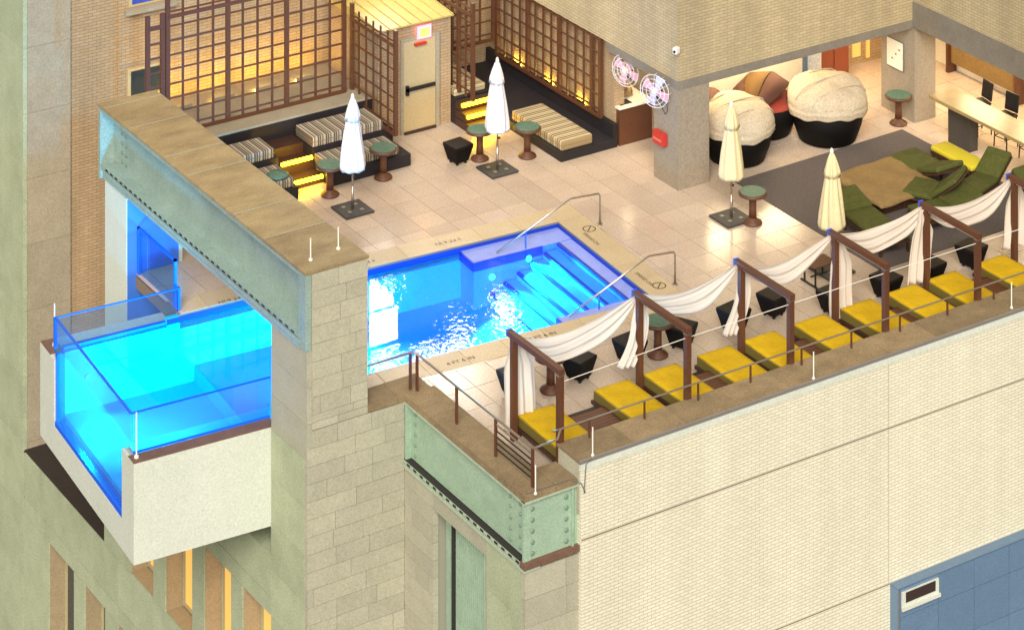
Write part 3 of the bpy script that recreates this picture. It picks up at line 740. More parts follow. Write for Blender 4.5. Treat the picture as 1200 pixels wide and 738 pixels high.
trellis('long brown trellis on the side wall above the single striped mattress', (3.36, 12.9), (3.36, 8.35), .55, 4.4, 13, (0, 4, 8, 12, 13), rails=(.6,))

# ------------------------------------------------------------------ lounge platforms and striped mattresses
lpf = empty('lounge_platform', (-3, 10, 0), 0, 'dark stepped platform with yellow strip lights below the tall trellis', 'platform')
def lp(par, name, m, *a): return pv(bx(name, m, par, *a), par)
lp(lpf, 'tier', M_charc, -5.9, -4.12, 9.45, 10.42, 0, .28); lp(lpf, 'tier', M_charc, -3.22, -1.1, 9.6, 10.42, 0, .28)
lp(lpf, 'tier', M_charc, -5.9, -4.12, 10.42, 11.4, 0, .58); lp(lpf, 'tier', M_charc, -3.22, -1.1, 10.42, 11.4, 0, .58)
lp(lpf, 'stair_step', M_wooddk, -4.118, -3.222, 9.9, 10.4, 0, .12); lp(lpf, 'stair_step', M_wooddk, -4.118, -3.222, 10.4, 10.9, 0, .34); lp(lpf, 'stair_step', M_wooddk, -4.118, -3.222, 10.9, 11.4, 0, .56)
lp(lpf, 'back_panel', M_charc, -5.9, -1.1, 11.4, 11.5, 0, .94)
lp(lpf, 'ledge', M_pil, -5.9, -1.1, 11.38, YT + .02, .945, 1.0); lp(lpf, 'plinth', M_charc, -5.9, -1.1, 11.501, YT, 0, .94)
for xx in (-5.5, -4.4, -3.3, -2.2):
    up_ = lp(lpf, 'uplight', M_pil, xx - .03, xx + .53, 13.06, 13.08, 1.002, 1.10); bx('lamp_strip', E_upl, up_, xx, xx + .5, 13.10, 13.16, 1.01, 1.035)
def strip(par, x0, x1, y, z):
    o = MB().tube([(x0, y, z), (x1, y, z)], .045, 10).build('strip_light', E_yel, par); pv(o, par)
strip(lpf, -4.06, -3.28, 9.86, .17); strip(lpf, -4.06, -3.28, 10.36, .42)
rpf = empty('lounge_platform', (2.7, 9.5, 0), 0, 'dark low platform along the side wall with three glowing yellow steps', 'platform')
lp(rpf, 'tier', M_charc, 1.92, 3.5, 7.86, 13.5, 0, .2)
lp(rpf, 'tier', M_charc, .97, 1.918, 11.0, 13.5, 0, .62)
for i in range(3):
    lp(rpf, 'stair_step', M_wooddk, .97, 1.918, 10.32 + .23 * i, 11.0 - .002 * i, 0 + .2 * i, .18 + .2 * i)
    strip(rpf, 1.02, 1.86, 10.30 + .23 * i, .12 + .2 * i)
lp(rpf, 'back_panel', M_charc, 3.40, 3.515, 7.88, 13.5, .201, .54)
for yy in (9.2, 10.6, 12.0):
    up_ = lp(rpf, 'uplight', M_black, 3.40, 3.41, yy - .03, yy + .38, .542, .64); bx('lamp_strip', E_upl, up_, 3.45, 3.49, yy, yy + .35, .545, .56)
def mattress(label, x0, x1, y0, y1, z0, h, m, tilt=0, group='striped mattresses'):
    o = empty('striped_mattress', ((x0 + x1) / 2, (y0 + y1) / 2, z0), 0, label, 'mattress', group)
    a, b = (x1 - x0) / 2, (y1 - y0) / 2
    c = MB().bevbox(-a, a, -b, b, 0, h, .035).build('cushion', m, o)
    MB().box(-a - .003, a + .003, -b - .003, b + .003, h * .48, h * .54).build('piping', M_khaki, c)
mattress('striped mattress on the upper tier right of the glowing stair', -3.2, -1.35, 10.45, 11.3, .582, .24, M_str)
mattress('striped mattress on the lower tier right of the glowing stair', -3.2, -1.35, 9.7, 10.40, .282, .2, M_str)
mattress('striped mattress on the upper tier between gantry and stair', -5.3, -4.2, 10.45, 11.2, .582, .22, M_str)
mattress('striped mattress on the lower tier between gantry and stair', -5.3, -4.2, 9.5, 10.38, .282, .2, M_str)
mattress('striped mattress lying alone on the low platform by the side wall', 2.0, 2.86, 7.95, 10.1, .202, .22, M_strY)
mattress('striped cushion on the dark tier beside the shed wall', 1.0, 1.88, 11.1, 12.6, .622, .16, M_strY)
tag(MB().lathe([(.0, .70), (.16, .705), (.24, .73), (.25, .76), (.2, .80), (0, .82)], (-4.5, 9.72, -.22), 14).build('round_cushion', M_tabtop, None, True), 'small round teal cushion on the lower striped mattress by the gantry', 'cushion')

# ------------------------------------------------------------------ closed parasols
def parasol(m, label, loc):
    t = empty('parasol', loc, random.uniform(0, 1), label, 'parasol', 'closed parasols')
    MB().lathe([(.022, .04), (.022, 2.5)], n=8).build('pole', mat('pole_wood', (.25, .14, .07), .5), t, True)
    MB().lathe([(.032, .04), (.032, .55)], n=8).build('stand_tube', M_metal, t, True)
    fn = lambda r, z, a: (r * (1 + (.09 + .05 * math.sin(3 * a + loc[0])) * math.cos(8 * a + .5 * math.sin(z * 2.5 + loc[0])) + .05 * math.sin(3 * a + z * 3 + loc[0])), .02 * math.cos(8 * a))
    MB().lathe([(.10, .98), (.27, .93), (.275, 1.0), (.255, 1.2), (.225, 1.45), (.19, 1.7), (.15, 1.95), (.10, 2.2), (.04, 2.42), (.02, 2.44)], n=48, fn=fn).build('canopy', m, t, True)
    MB().lathe([(.10, 2.03), (.172, 2.02), (.155, 2.12), (.105, 2.30), (.05, 2.46), (.01, 2.49)], n=48, fn=fn).build('top_tier', m, t, True)
    MB().lathe([(.03, 2.47), (.045, 2.52), (.03, 2.58), (.005, 2.61)], n=10).build('finial', M_rod, t, True)
    MB().lathe([(.03, 0), (.05, .01), (.05, .03), (.03, .04)], c=(.03, 0, .72), n=8).build('crank', M_black, t)
    b = MB().bevbox(-.36, .36, -.36, .36, 0, .05, .012).build('base_plate', mat('slate_base', (.05, .045, .042), .6, .4, 8), t); b.rotation_euler[2] = -t.rotation_euler[2]
    bm_ = MB()
    for s1, s2 in ((1, 1), (1, -1), (-1, 1), (-1, -1)): bm_.box(s1 * .15 - .04, s1 * .15 + .04, s2 * .15 - .04, s2 * .15 + .04, .05, .062)
    bm_.build('base_grip', mat('base_grip', (.22, .2, .15), .6), b)
parasol(M_canvas, 'white closed parasol beside the striped corner seating', (-3.39, 8.27, .004))
parasol(M_canvas, 'white closed parasol in front of the glowing yellow steps', (.44, 8.29, .004))
parasol(M_cream, 'cream closed parasol by the column with red box', (3.45, 3.37, .004))
parasol(M_cream, 'cream closed parasol beside the olive loungers and draped pergola', (3.75, .25, .004))

# ------------------------------------------------------------------ round pedestal tables
tp = empty('pedestal_table', (0, 0, 0), 0, 'x', 'table')
MB().lathe([(.20, 0), (.215, .02), (.20, .05), (.10, .10), (.085, .14)], n=20).build('foot', M_wood, tp, True)
MB().lathe([(.085, .141), (.078, .35), (.085, .58), (.13, .62)], n=16).build('stem', M_wood, tp, True)
to_ = MB().lathe([(.24, .621), (.315, .64), (.32, .68), (.29, .70)], n=28).build('table_rim', M_wood, tp, True)
MB().lathe([(.285, .701), (.285, .712)], n=28).build('mosaic_top', M_tabtop, to_)
TB = [(-3.44, 9.22, 'nearest the gantry, before the glowing stair'), (-1.98, 9.35, 'at the foot of the lower striped mattress by the shed'), (.42, 9.02, 'before the three glowing yellow steps beside the black cube stool'), (1.43, 8.55, 'at the lone striped mattress'),
      (3.72, 2.95, 'next to the cream parasol near the column'), (9.92, 5.3, 'against the column with the notice'), (-4.05, -.72, 'in front of the pergola by the corner railing'), (-1.49, -.72, 'in front of the pergola, beside the pool steps')]
for i, (x, y, l) in enumerate(TB): place(tp, i, (x, y, .004), i * .7, 'round green mosaic pedestal table ' + l, 'round pedestal tables')
# ------------------------------------------------------------------ black tapered stools
st = empty('cube_stool', (0, 0, 0), 0, 'x', 'stool')
def taper(a0, a1, z0, z1): return [(-a0, -a0, z0), (a0, -a0, z0), (a0, a0, z0), (-a0, a0, z0), (-a1, -a1, z1), (a1, -a1, z1), (a1, a1, z1), (-a1, a1, z1)]
CF = [(3, 2, 1, 0), (4, 5, 6, 7), (0, 1, 5, 4), (1, 2, 6, 5), (2, 3, 7, 6), (3, 0, 4, 7)]
MB().add(taper(.17, .255, .06, .40), CF).build('body', M_wick, st)
MB().bevbox(-.26, .26, -.26, .26, .401, .455, .02).build('seat', mat('black_vinyl', (.008, .005, .005), .5, spec=.25), st)
for sx in (-.12, .12):
    for sy in (-.12, .12): MB().box(sx - .025, sx + .025, sy - .025, sy + .025, 0, .06).build('foot', M_black, st)
ST = [(-.09, 9.15, .1, 'beside the pedestal table at the glowing steps'), (-4.72, -.45, .0, 'by the first pergola post, closest to the corner railing'), (-3.32, -.62, .3, 'right of the first pergola table'), (-2.1, -.62, .1, 'left of the second pergola table behind the drape'), (-.88, -.68, .5, 'right of the second pergola table'),
      (.42, -.7, .15, 'left of the third pergola frame'), (1.5, -.62, .2, 'between third and fourth pergola frames'), (2.6, -1.2, .1, 'behind the hanging drape of the fourth frame'), (3.95, -1.28, .15, 'between fourth and fifth pergola frames'), (5.15, -1.28, .1, 'close to the fifth pergola frame post'), (6.4, -1.18, .2, 'at the last draped bay')]
for i, (x, y, a, l) in enumerate(ST): place(st, i, (x, y, .004), a, 'black tapered cube stool ' + l, 'black cube stools')

# ------------------------------------------------------------------ mustard daybeds, slatted tables between them
bd = empty('daybed', (0, 0, 0), 0, 'x', 'daybed')
cu = MB(); n1, n2 = 12, 22; bw, bl = .405, 1.66
def bump_(x, y): return .012 * math.sin(x * 11 + y * 7) + .010 * math.sin(y * 13 - x * 5) + .008 * math.sin(x * 23 + 2) * math.sin(y * 17)
vs = []; fs = []
for i in range(n1 + 1):
    for j in range(n2 + 1):
        u, v = -1 + 2 * i / n1, j / n2
        ex = min(1, (1 - abs(u)) / .06); ey = min(1, min(v, 1 - v) / .02); e = math.sqrt(max(0, 1 - (1 - min(ex, ey)) ** 2))
        vs.append((u * bw, v * -bl, .395 + .04 * e + bump_(u * bw, v * bl) * e * .5))
for i in range(n1):
    for j in range(n2): a = i * (n2 + 1) + j; fs.append((a, a + 1, a + n2 + 2, a + n2 + 1))
c1 = MB().add(vs, fs).build('mattress', M_yel, bd, True)
MB().bevbox(-bw + .004, bw - .004, -bl + .004, -.004, .21, .405, .012).build('mattress_side', mat('khaki_side', (.13, .095, .012), .9), c1)
MB().tube([(-bw + .01, -.02, .40), (bw - .01, -.02, .40), (bw - .005, -bl + .02, .40)], .008, 5).build('piping', M_yel, c1)
MB().box(-bw - .03, bw + .03, -bl - .03, .03, .14, .208).build('bed_frame', M_wooddk, bd)
for sx in (-bw + .03, bw - .03):
    for sy in (-bl + .05, -.05): MB().box(sx - .03, sx + .03, sy - .03, sy + .03, 0, .14).build('leg', M_wooddk, bd)
BX = [-5.12, -3.38, -2.24, -.92, .19, 1.46, 2.68, 3.88, 4.98, 6.32]
ordn = ['first', 'second', 'third', 'fourth', 'fifth', 'sixth', 'seventh', 'eighth', 'ninth', 'tenth']
for i, x in enumerate(BX): place(bd, i, (x, -1.80, .004), random.uniform(-.02, .02), 'mustard yellow daybed, %s along the parapet from the corner railing' % ordn[i], 'mustard daybeds')
sl = empty('slatted_table', (0, 0, 0), 0, 'x', 'table')
for i in range(11): MB().box(-.40, .40, -1.12 + i * .1, -1.03 + i * .1, .26, .285).build('slat', M_wood, sl)
MB().box(-.42, -.403, -1.14, .0, .18, .29).build('side_board', M_wooddk, sl); MB().box(.403, .42, -1.14, .0, .18, .29).build('side_board', M_wooddk, sl)
MB().box(-.4, .4, -.02, .0, .18, .288).build('end_board', M_wooddk, sl)
MB().box(-.41, .41, -1.1, 0.25, .05, .178).build('dark_base', M_black, sl)
for sx in (-.36, .36):
    for sy in (-1.05, .15): MB().box(sx - .03, sx + .03, sy - .03, sy + .03, 0, .05).build('leg', M_black, sl)
for i, x in enumerate([-4.25, -1.58, .82, 3.28, 5.65]): place(sl, i, (x, -2.2, .004), 0, 'low slatted wooden table between %s and %s daybeds' % (ordn[2 * i], ordn[2 * i + 1]), 'slatted tables')

# ------------------------------------------------------------------ pergola frames, drapes and swags
PX_ = [-5.63, -2.74, -.27, 2.12, 4.55, 7.0]
pf = empty('pergola_frame', (0, 0, 0), 0, 'x', 'pergola')
for y0, nm in ((-1.86, 'post'), (-3.42, 'post')): MB().box(-.055, .055, y0 - .055, y0 + .055, 0, 1.90).build(nm, M_wood, pf)
bmn = MB().box(-.06, .06, -3.49, -1.70, 1.901, 2.0).build('beam', M_wood, pf)
MB().box(-.055, .055, -1.699, -1.66, 1.88, 2.01).build('end_cap', mat('blue_cap', (.02, .10, .75), .4), bmn)
MB().tube([(.0, -1.9, 1.86), (.0, -3.4, 1.86)], .008, 6).build('curtain_rod', M_rod, pf)
MB().box(-.06, .06, -3.48, -3.36, 1.86, 1.90).build('bracket', M_metal, pf)
for i, x in enumerate(PX_): place(pf, i, (x, 0, .004), 0, 'brown wooden pergola frame, %s from the corner railing' % ordn[i], 'pergola frames')
def clothmat(name, col):
    m = bpy.data.materials.new(name); m.use_nodes = True; nt = m.node_tree; L = nt.links.new
    nt.nodes.remove(nt.nodes['Principled BSDF']); out = nt.nodes['Material Output']
    d = node(nt, 'ShaderNodeBsdfDiffuse'); d.inputs[0].default_value = (*col, 1)
    t = node(nt, 'ShaderNodeBsdfTranslucent'); t.inputs[0].default_value = (*col, 1)
    tr = node(nt, 'ShaderNodeBsdfTransparent')
    m1 = node(nt, 'ShaderNodeMixShader'); m1.inputs[0].default_value = .35; L(d.outputs[0], m1.inputs[1]); L(t.outputs[0], m1.inputs[2])
    m2 = node(nt, 'ShaderNodeMixShader'); m2.inputs[0].default_value = .12; L(m1.outputs[0], m2.inputs[1]); L(tr.outputs[0], m2.inputs[2]); L(m2.outputs[0], out.inputs[0])
    return m
M_sheer = clothmat('sheer_curtain', (.78, .70, .62))
def sheet(fn, nu, nv, name, m, th=.004):
    vs = [fn(i / nu, j / nv) for i in range(nu + 1) for j in range(nv + 1)]
    fs = [(i * (nv + 1) + j, (i + 1) * (nv + 1) + j, (i + 1) * (nv + 1) + j + 1, i * (nv + 1) + j + 1) for i in range(nu) for j in range(nv)]
    o = MB().add(vs, fs).build(name, m, None, True)
    md = o.modifiers.new('thickness', 'SOLIDIFY'); md.thickness = th
    return o
sags = [.36, .24, .26, .20, .28]
for i in range(5):
    x0, x1 = PX_[i] + .06, PX_[i + 1] - .05; sg_ = sags[i]; ph = i * 1.7
    sk = [.38, .12, .25, -.12, .2][i]
    def fn(u, v, x0=x0, x1=x1, sg_=sg_, ph=ph, sk=sk):
        s = 4 * u * (1 - u); x = x0 + (x1 - x0) * u
        wdt = (.12 + .38 * s ** .7)
        z = 1.93 - sg_ * s * (1 + sk * (1 - 2 * u)) - v * wdt * (.75 + .1 * math.sin(ph + u * 9)) + .02 * math.sin(v * 19 + u * 6 + ph)
        y = -1.72 - .02 + (.05 * math.sin(v * 16 + ph + u * 3) - .20 * (v - .3) * s)
        return (x, y, z)
    tag(sheet(fn, 30, 16, 'curtain_swag', M_sheer), 'white sheer swag hanging between the %s and %s pergola frames' % (ordn[i], ordn[i + 1]), 'curtain', 'curtain swags')
DR = [(0, .03, .24, .12, .55, .0), (1, .0, .16, .62, .17, -.34), (2, .02, .13, .58, .16, -.30), (3, .04, .22, .18, .17, .05), (4, -.18, .24, .42, .26, -.16), (5, .0, .26, .50, .28, -.15)]
for i, ox, w1, zb_, wb, drift in DR:
    def fn(u, v, i=i, ox=ox, w1=w1, zb_=zb_, wb=wb, drift=drift):
        z = 1.9 - u * (1.9 - zb_); ww = .10 + (w1 * 2.3 - .10) * min(1, u * 3)
        x = PX_[i] + ox + .05 + drift * u ** 2.2 + (v - .35) * ww * (1 if i else 1.2)
        y = -1.80 + .045 * math.sin(v * 21 + i) * (.4 + u) - (v - .5) * .10 * u + (.03 * math.sin(u * 6 + i))
        return (x, y, z)
    tag(sheet(fn, 26, 24, 'hanging_drape', M_sheer), 'white sheer drape hanging from the %s pergola frame' % ordn[i], 'curtain', 'hanging drapes')
for i in range(5):
    tag(MB().tube([(PX_[i] + .05, -3.42, 1.74 if i == 0 else 1.8), (PX_[i + 1] - .05, -3.42, 1.8)], .007, 5).build('guy_wire', M_rod), 'thin wire strung between %s and %s pergola frames' % (ordn[i], ordn[i + 1]), 'wire', 'pergola wires')
# ------------------------------------------------------------------ railings
rl = empty('terrace_railing', (-6.5, -2, .35), 0, 'steel guard railing on the brown curb beside the pool corner', 'railing')
def rb(name, m, pts, r=.018, par=None): return pv(MB().tube(pts, r, 8).build(name, m, par or rl), rl)
rb('handrail', M_metal, [(-7.64, .22, 1.05), (-6.62, .22, 1.05), (-6.58, .18, 1.05), (-6.58, -3.98, 1.05)], .022)
for x, y in ((-6.66, .22), (-6.58, .10), (-6.58, -1.35), (-6.58, -2.72), (-6.58, -3.96)): pv(MB().box(x - .018, x + .018, y - .03, y + .03, .35, 1.03).build('post', M_wood, rl), rl)
for k in range(5): rb('cross_bar', M_metal if k == 4 else M_black, [(-6.58, -2.72, .50 + .11 * k), (-6.58, -3.96, .50 + .11 * k)], .014)
rb('handrail', M_metal, [(-6.58, -3.98, 1.05), (-6.0, -3.9, 1.02), (-5.75, -3.62, 1.0)], .02)
pr = empty('parapet_railing', (0, -3.58, .66), 0, 'slim steel rail on short posts along the brown parapet', 'railing')
pv(MB().tube([(-5.9, -3.6, 1.0), (17, -3.6, 1.0)], .017, 8).build('handrail', M_metal, pr), pr)
for i in range(18):
    x = -5.1 + i * 1.24; pv(MB().box(x - .015, x + .015, -3.615, -3.585, .66, .985).build('post', M_wood, pr), pr)
for (px, py, zz, l) in ((696, 535, .66, 'parapet rod nearest the corner railing'), (955, 445, .66, 'parapet rod midway along the daybeds'), (1187, 362, .66, 'parapet rod far from the corner, by the last bay'), (629, 580, .352, 'rod at the outer corner of the sage steel beam')):
    b = pz(px, py, zz); tag(MB().tube([(b.x, b.y + .04, zz), (b.x, b.y + .04, zz + .52)], .013, 6).lathe([(.03, zz), (.03, zz + .03)], (b.x, b.y + .04, 0), 8).build('lightning_rod', M_rod), 'thin white ' + l, 'rod', 'lightning rods')
for (p_, q_, l) in ((PE + .2, .6, 'far corner'), (PE + .12, -PW - .2, 'near corner')):
    b = pl(p_, q_, -.315); tag(MB().tube([b, b + Vector((0, 0, .85))], .014, 6).lathe([(.045, 0), (.045, .04)], b, 8).build('lightning_rod', M_rod), 'thin white rod on the white pool box, by the %s' % ('brick tower' if q_ > 0 else 'outer street corner'), 'rod', 'lightning rods')
tag(MB().tube([(-6.82, YD - .0, .37), (-5.9, YD - .03, .37), (-5.72, YR - .04, .3), (-5.62, YR - .03, .1)], .008, 6).tube([(-5.5, YR - .05, .69), (-5.62, YR - .05, .6), (-5.66, YR - .05, .1)], .008, 6).build('grounding_cable', mat('grey_cable', (.12, .11, .12), .6)), 'thin grey grounding cable looping down at the parapet corner', 'cable')
# pool handrails
def handrail(label, base, p_top, low, sup):
    t = empty('pool_handrail', base, 0, label, 'handrail', 'pool handrails')
    b = Vector(base); loc = lambda v: Vector(v) - b
    MB().tube([loc(b), loc(b + Vector((0, 0, .62))), loc(b + Vector((-.03, .005, .68))), loc(p_top), loc(low)], .022, 10).build('rail', M_metal, t, True)
    MB().lathe([(.06, 0), (.06, .015), (.03, .02)], n=12).build('flange', M_metal, t)
    for s_ in sup: MB().tube([loc(s_[0]), loc(s_[1])], .018, 8).build('support', mat('blue_post', (.03, .1, .4), .4), t)
def lift(px, py, q): # point on the vertical plane of a handrail
    n = PV; P = pl(0, q); d = ray(px, py); t = (P - O3).dot(n) / d.dot(n); return O3 + d * t
for (bpx, bpy_, tpx, tpy, lpx, lpy, sups, lab) in ((703, 263, 668, 233, 582, 296, ((616, 270, 300), (572, 303, 326)), 'polished stair rail near the parasols on the pool edge'), (791, 333, 760, 300, 667, 370, ((702, 344, 362),), 'polished stair rail on the pool edge beside the pergola')):
    b = pz(bpx, bpy_, .004); q_ = pq(b)[1]
    handrail(lab, b, lift(tpx, tpy, q_), lift(lpx, lpy, q_), [(lift(x, y0, q_), lift(x, y1, q_)) for x, y0, y1 in sups])

# ------------------------------------------------------------------ lounge under and before the pavilion
rug = empty('carpet', (7, 2.5, .0), 0, 'large dark grey carpet under the olive loungers', 'carpet')
pv(MB().prism([(4.62, -.3), (9.78, -.3), (9.78, 5.0), (4.66, 4.86)], .002, .012).build('pile', M_rug, rug), rug)
def shell(label, x, y, r=1.0, cover=True, hood=None, rz=0, gm=M_wick, s=1.0):
    t = empty('round_daybed', (x, y, .004), rz, label, 'daybed', 'round wicker daybeds'); t.scale = (s, s, s)
    MB().lathe([(.56, 0), (.64, .03), (.76, .35), (.83, .70), (.80, .72)], n=32).build('wicker_base', gm, t, True)
    if cover:
        rr = random.Random(int(x * 10))
        ph = [rr.uniform(0, 6) for _ in range(6)]
        def fn(r_, z, a): return (r_ * (1 + .012 * math.sin(5 * a + ph[0] + z * 6) + .003 * math.sin(23 * a + ph[2] + z * 15) + .015 * math.sin(2 * a + ph[1])), (.03 * math.sin(3 * a + ph[3]) + .018 * math.sin(11 * a + ph[4]) * (1 if z < .8 else .3)) * min(1, r_ / .6) + .10 * r_ * math.cos(a - 1.2) * (1 if z > .95 else 0))
        prof = [(.875, .98), (.85, 1.06), (.80, 1.13), (.71, 1.19), (.55, 1.245), (.35, 1.28), (.12, 1.295), (0, 1.296)]
        def hz(r_):
            for (ra, za), (rb_, zb_) in zip(prof[:-1], prof[1:]):
                if ra >= r_ >= rb_: return za + (zb_ - za) * (ra - r_) / (ra - rb_)
            return .98
        cv = MB().lathe([(.78, .70), (.865, .67), (.885, .70), (.87, .74), (.89, .78), (.885, .82), (.865, .84), (.88, .90), (.875, .98), (.85, 1.06), (.80, 1.13), (.71, 1.19), (.55, 1.245), (.35, 1.28), (.12, 1.295), (.005, 1.296)], n=96, fn=fn).build('fitted_cover', M_cover, t, True)
        for off in (-.42, .05, .5):
            pts = []
            for k in range(21):
                hw = math.sqrt(max(0, .86 ** 2 - off ** 2)); xx = -hw + 2 * hw * k / 20; rr_ = math.hypot(xx, off); aa = math.atan2(off, xx)
                pts.append((xx, off, hz(rr_) + .10 * rr_ * math.cos(aa - 1.2) + .012))
            MB().tube(pts, .016, 6).build('seam', M_cover, cv, True)
    else:
        MB().lathe([(.76, .645), (.78, .75), (.7, .82), (0, .84)], n=28).build('seat_cushion', mat('red_cushion', (.30, .04, .02), .8), t, True)
        # folding hood of three fabric panels on ribs
        for k in range(3):
            a0 = R(20 + 40 * k); a1 = a0 + R(38); m = MB(); vs = []
            for aa in (a0, a1):
                for j in range(13):
                    th = math.pi * j / 12; vs.append((.86 * math.cos(th), .80 * math.sin(th) * math.cos(aa), .66 + .72 * math.sin(th) * math.sin(aa)))
            m.add(vs, [(j, j + 1, 14 + j, 13 + j) for j in range(12)])
            o = m.build('hood_panel', (mat('hood_brown', (.07, .022, .012), .8), mat('hood_gold', (.13, .065, .012), .8), mat('hood_brown', (.07, .022, .012), .8))[k], t, True)
            md = o.modifiers.new('thickness', 'SOLIDIFY'); md.thickness = .02
    return t
shell('big round daybed under a fitted pale cover beside the carpet', 7.98, 5.60, s=1.06)
shell('round daybed under a fitted pale cover next to the column with red box', 5.50, 5.85, s=1.0)
shell('round daybed with open brown and gold hood between the covered daybeds', 6.95, 6.72, cover=False, rz=R(35))
shell('round daybed with brown hood against the lounge wall behind the small covered one', 5.15, 6.85, cover=False, rz=R(15))
# covered ottoman
ot = empty('draped_ottoman', (7.15, 2.45, .012), 0, 'square low table draped in khaki cloth among olive loungers', 'ottoman')
MB().box(-.7, .7, -.75, .75, 0, .33).build('base', M_wooddk, ot)
def fo(u, v):
    x, y = (u - .5) * 1.95, (v - .5) * 1.9; e = max(abs(u - .5), abs(v - .5)) * 2
    return (x, y, .39 + .015 * math.sin(7 * x + 3 * y) + .01 * math.sin(11 * y - 4 * x) - (max(0, e - .86) / .14) ** 2 * .1 - .02 * e)
oc = sheet(fo, 30, 30, 'khaki_drape', M_khaki, .03); oc.name = 'drape'; oc.parent = ot
# loungers
def chaise(label, x, y, rz, back=32, m=M_olive, L=1.25, W=.62, flat=False, zb=.30):
    t = empty('lounger', (x, y, .012), rz, label, 'lounger', 'cushioned loungers')
    fr = MB().box(-W / 2, W / 2, 0, .05, zb - .08, zb - .02).box(-W / 2, W / 2, L - .05, L, zb - .08, zb - .02).box(-W / 2, -W / 2 + .05, .051, L - .051, zb - .08, zb - .02).box(W / 2 - .05, W / 2, .051, L - .051, zb - .08, zb - .02)
    fr.build('frame', M_wooddk, t)
    for sx in (-W / 2 + .03, W / 2 - .03):
        for sy in (.06, L - .06): MB().box(sx - .025, sx + .025, sy - .025, sy + .025, 0, zb - .081).build('leg', M_wooddk, t)
    MB().bevbox(-W / 2, W / 2, 0, L, zb - .018, zb + .10, .04).build('seat_cushion', m, t, True)
    if not flat:
        Mb = Matrix.Translation((0, L - .01, zb + .02)) @ Matrix.Rotation(R(back), 4, 'X')
        bc = MB().bevbox(-W / 2, W / 2, 0, .75, 0, .12, .04, Mb).build('back_cushion', m, t, True)
        MB().box(-W / 2, W / 2, .02, .73, -.045, -.005, Mb).build('back_frame', M_wooddk, bc)
    return t
chaise('long olive lounger on the side of the khaki table facing the cream parasol', 5.35, .05, R(-8), 12, L=1.55, W=.75)
chaise('olive lounger on the pergola side of the khaki table', 6.55, .75, R(-95), 15, L=.85, W=.72)
chaise('olive lounger with raised back between khaki table and pergola', 7.35, 1.95, R(-150), 40, L=.7, W=.85)
chaise('olive lounger on the pavilion side of the khaki table', 8.35, 3.35, R(180), 20, L=1.0, W=.8)
chaise('lounger with bright yellow cushion in front of the bar', 9.25, 3.1, R(180), 10, m=mat('yellow_cushion', (.55, .45, .02), .8), L=1.4, W=.5, flat=True, zb=.36)
chaise('olive lounger with steep back behind the draped fifth bay', 8.35, 1.05, R(-70), 28, L=.85, W=.6)
chaise('olive lounger tucked along the bar front', 9.5, -.9, R(0), 30, L=.9, W=.6)
# wooden side table with metal legs
wt = empty('folding_table', (3.2, 0.0, .004), 0, 'small red brown wooden table on dark folding legs behind the fourth drape', 'table')
for k in range(4): MB().box(-.3, .3, -.22 + k * .11, -.12 + k * .11, .42, .445).build('slat', M_wood, wt)
for sx in (-.24, .24):
    for sy in (-.18, .18): MB().box(sx - .015, sx + .015, sy - .015, sy + .015, .02, .419).build('leg', M_black, wt)
    MB().box(sx - .02, sx + .02, -.3, .3, 0, .03).build('foot_bar', M_black, wt)
MB().box(-.225, .225, -.012, .012, .15, .18).build('stretcher', M_black, wt)
# bar counter and stools
bar = empty('bar_counter', (10.3, 2, 0), 0, 'long pale lit bar counter on dark slab legs under the pavilion', 'bar')
pv(MB().bevbox(9.92, 10.72, -2.5, 4.22, .98, 1.06, .01).build('counter_top', mat('pale_counter', (.36, .26, .12), .3, .5, 2, col2=(.25, .17, .08)), bar), bar)
for y0 in (3.15, -.6): pv(bx('slab_leg', mat('dark_stone', (.06, .05, .04), .7, .4, 5), bar, 10.25, 10.5, y0, y0 + .75, 0, .979), bar)
bs = empty('bar_stool', (0, 0, 0), 0, 'x', 'stool')
MB().bevbox(-.2, .2, -.2, .2, .70, .76, .02).build('seat', M_black, bs)
Mbk = Matrix.Translation((.19, 0, .78)) @ Matrix.Rotation(R(8), 4, 'Y')
MB().bevbox(-.02, .02, -.2, .2, .0, .42, .015, Mbk).build('backrest', M_black, bs)
for sx in (-.17, .17):
    for sy in (-.17, .17): MB().tube([(sx * 1.15, sy * 1.15, 0), (sx, sy, .70)], .016, 6).build('leg', M_black, bs)
for a, b in (((-.19, -.19, .25), (-.19, .19, .25)), ((-.19, .19, .25), (.19, .19, .25)), ((.19, .19, .25), (.19, -.19, .25)), ((.19, -.19, .25), (-.19, -.19, .25))): MB().tube([a, b], .012, 6).build('foot_rest', M_black, bs)
for i, y in enumerate((3.85, 2.95, 2.1, 1.2)): place(bs, i, (11.2, y, .004), random.uniform(-.15, .15), 'black bar stool at the pale counter, %s from the notice column' % ordn[i], 'black bar stools')
# service counter bay left of the column
sc = empty('service_counter', (4, 8, 0), 0, 'dark wood service counter with pale top beside the trellis end', 'counter')
pv(bx('cabinet', M_wood, sc, 3.57, 4.5, 7.86, 8.7, 0, .86), sc); pv(bx('counter_top', M_plaster, sc, 3.54, 4.55, 7.82, 8.75, .861, .90), sc); pv(bx('hob', M_black, sc, 3.66, 4.0, 7.95, 8.2, .901, .908), sc)
for k, (x, y, z) in enumerate(((3.8, 8.4, .905), (4.12, 8.45, .905), (3.95, 8.42, 1.08))):
    tag(MB().lathe([(.0, 0), (.16, .01), (.2, .08), (.17, .16), (0, .18)], (x, y, z), 14).build('round_pillow', mat('sand_pillow', (.42, .28, .12), .9, .4, 9), None, True), 'sand coloured pillow on the service counter, ' + ('topmost of the pile', 'by the trellis', 'beside the far end')[(k + 1) % 3], 'pillow', 'counter pillows')
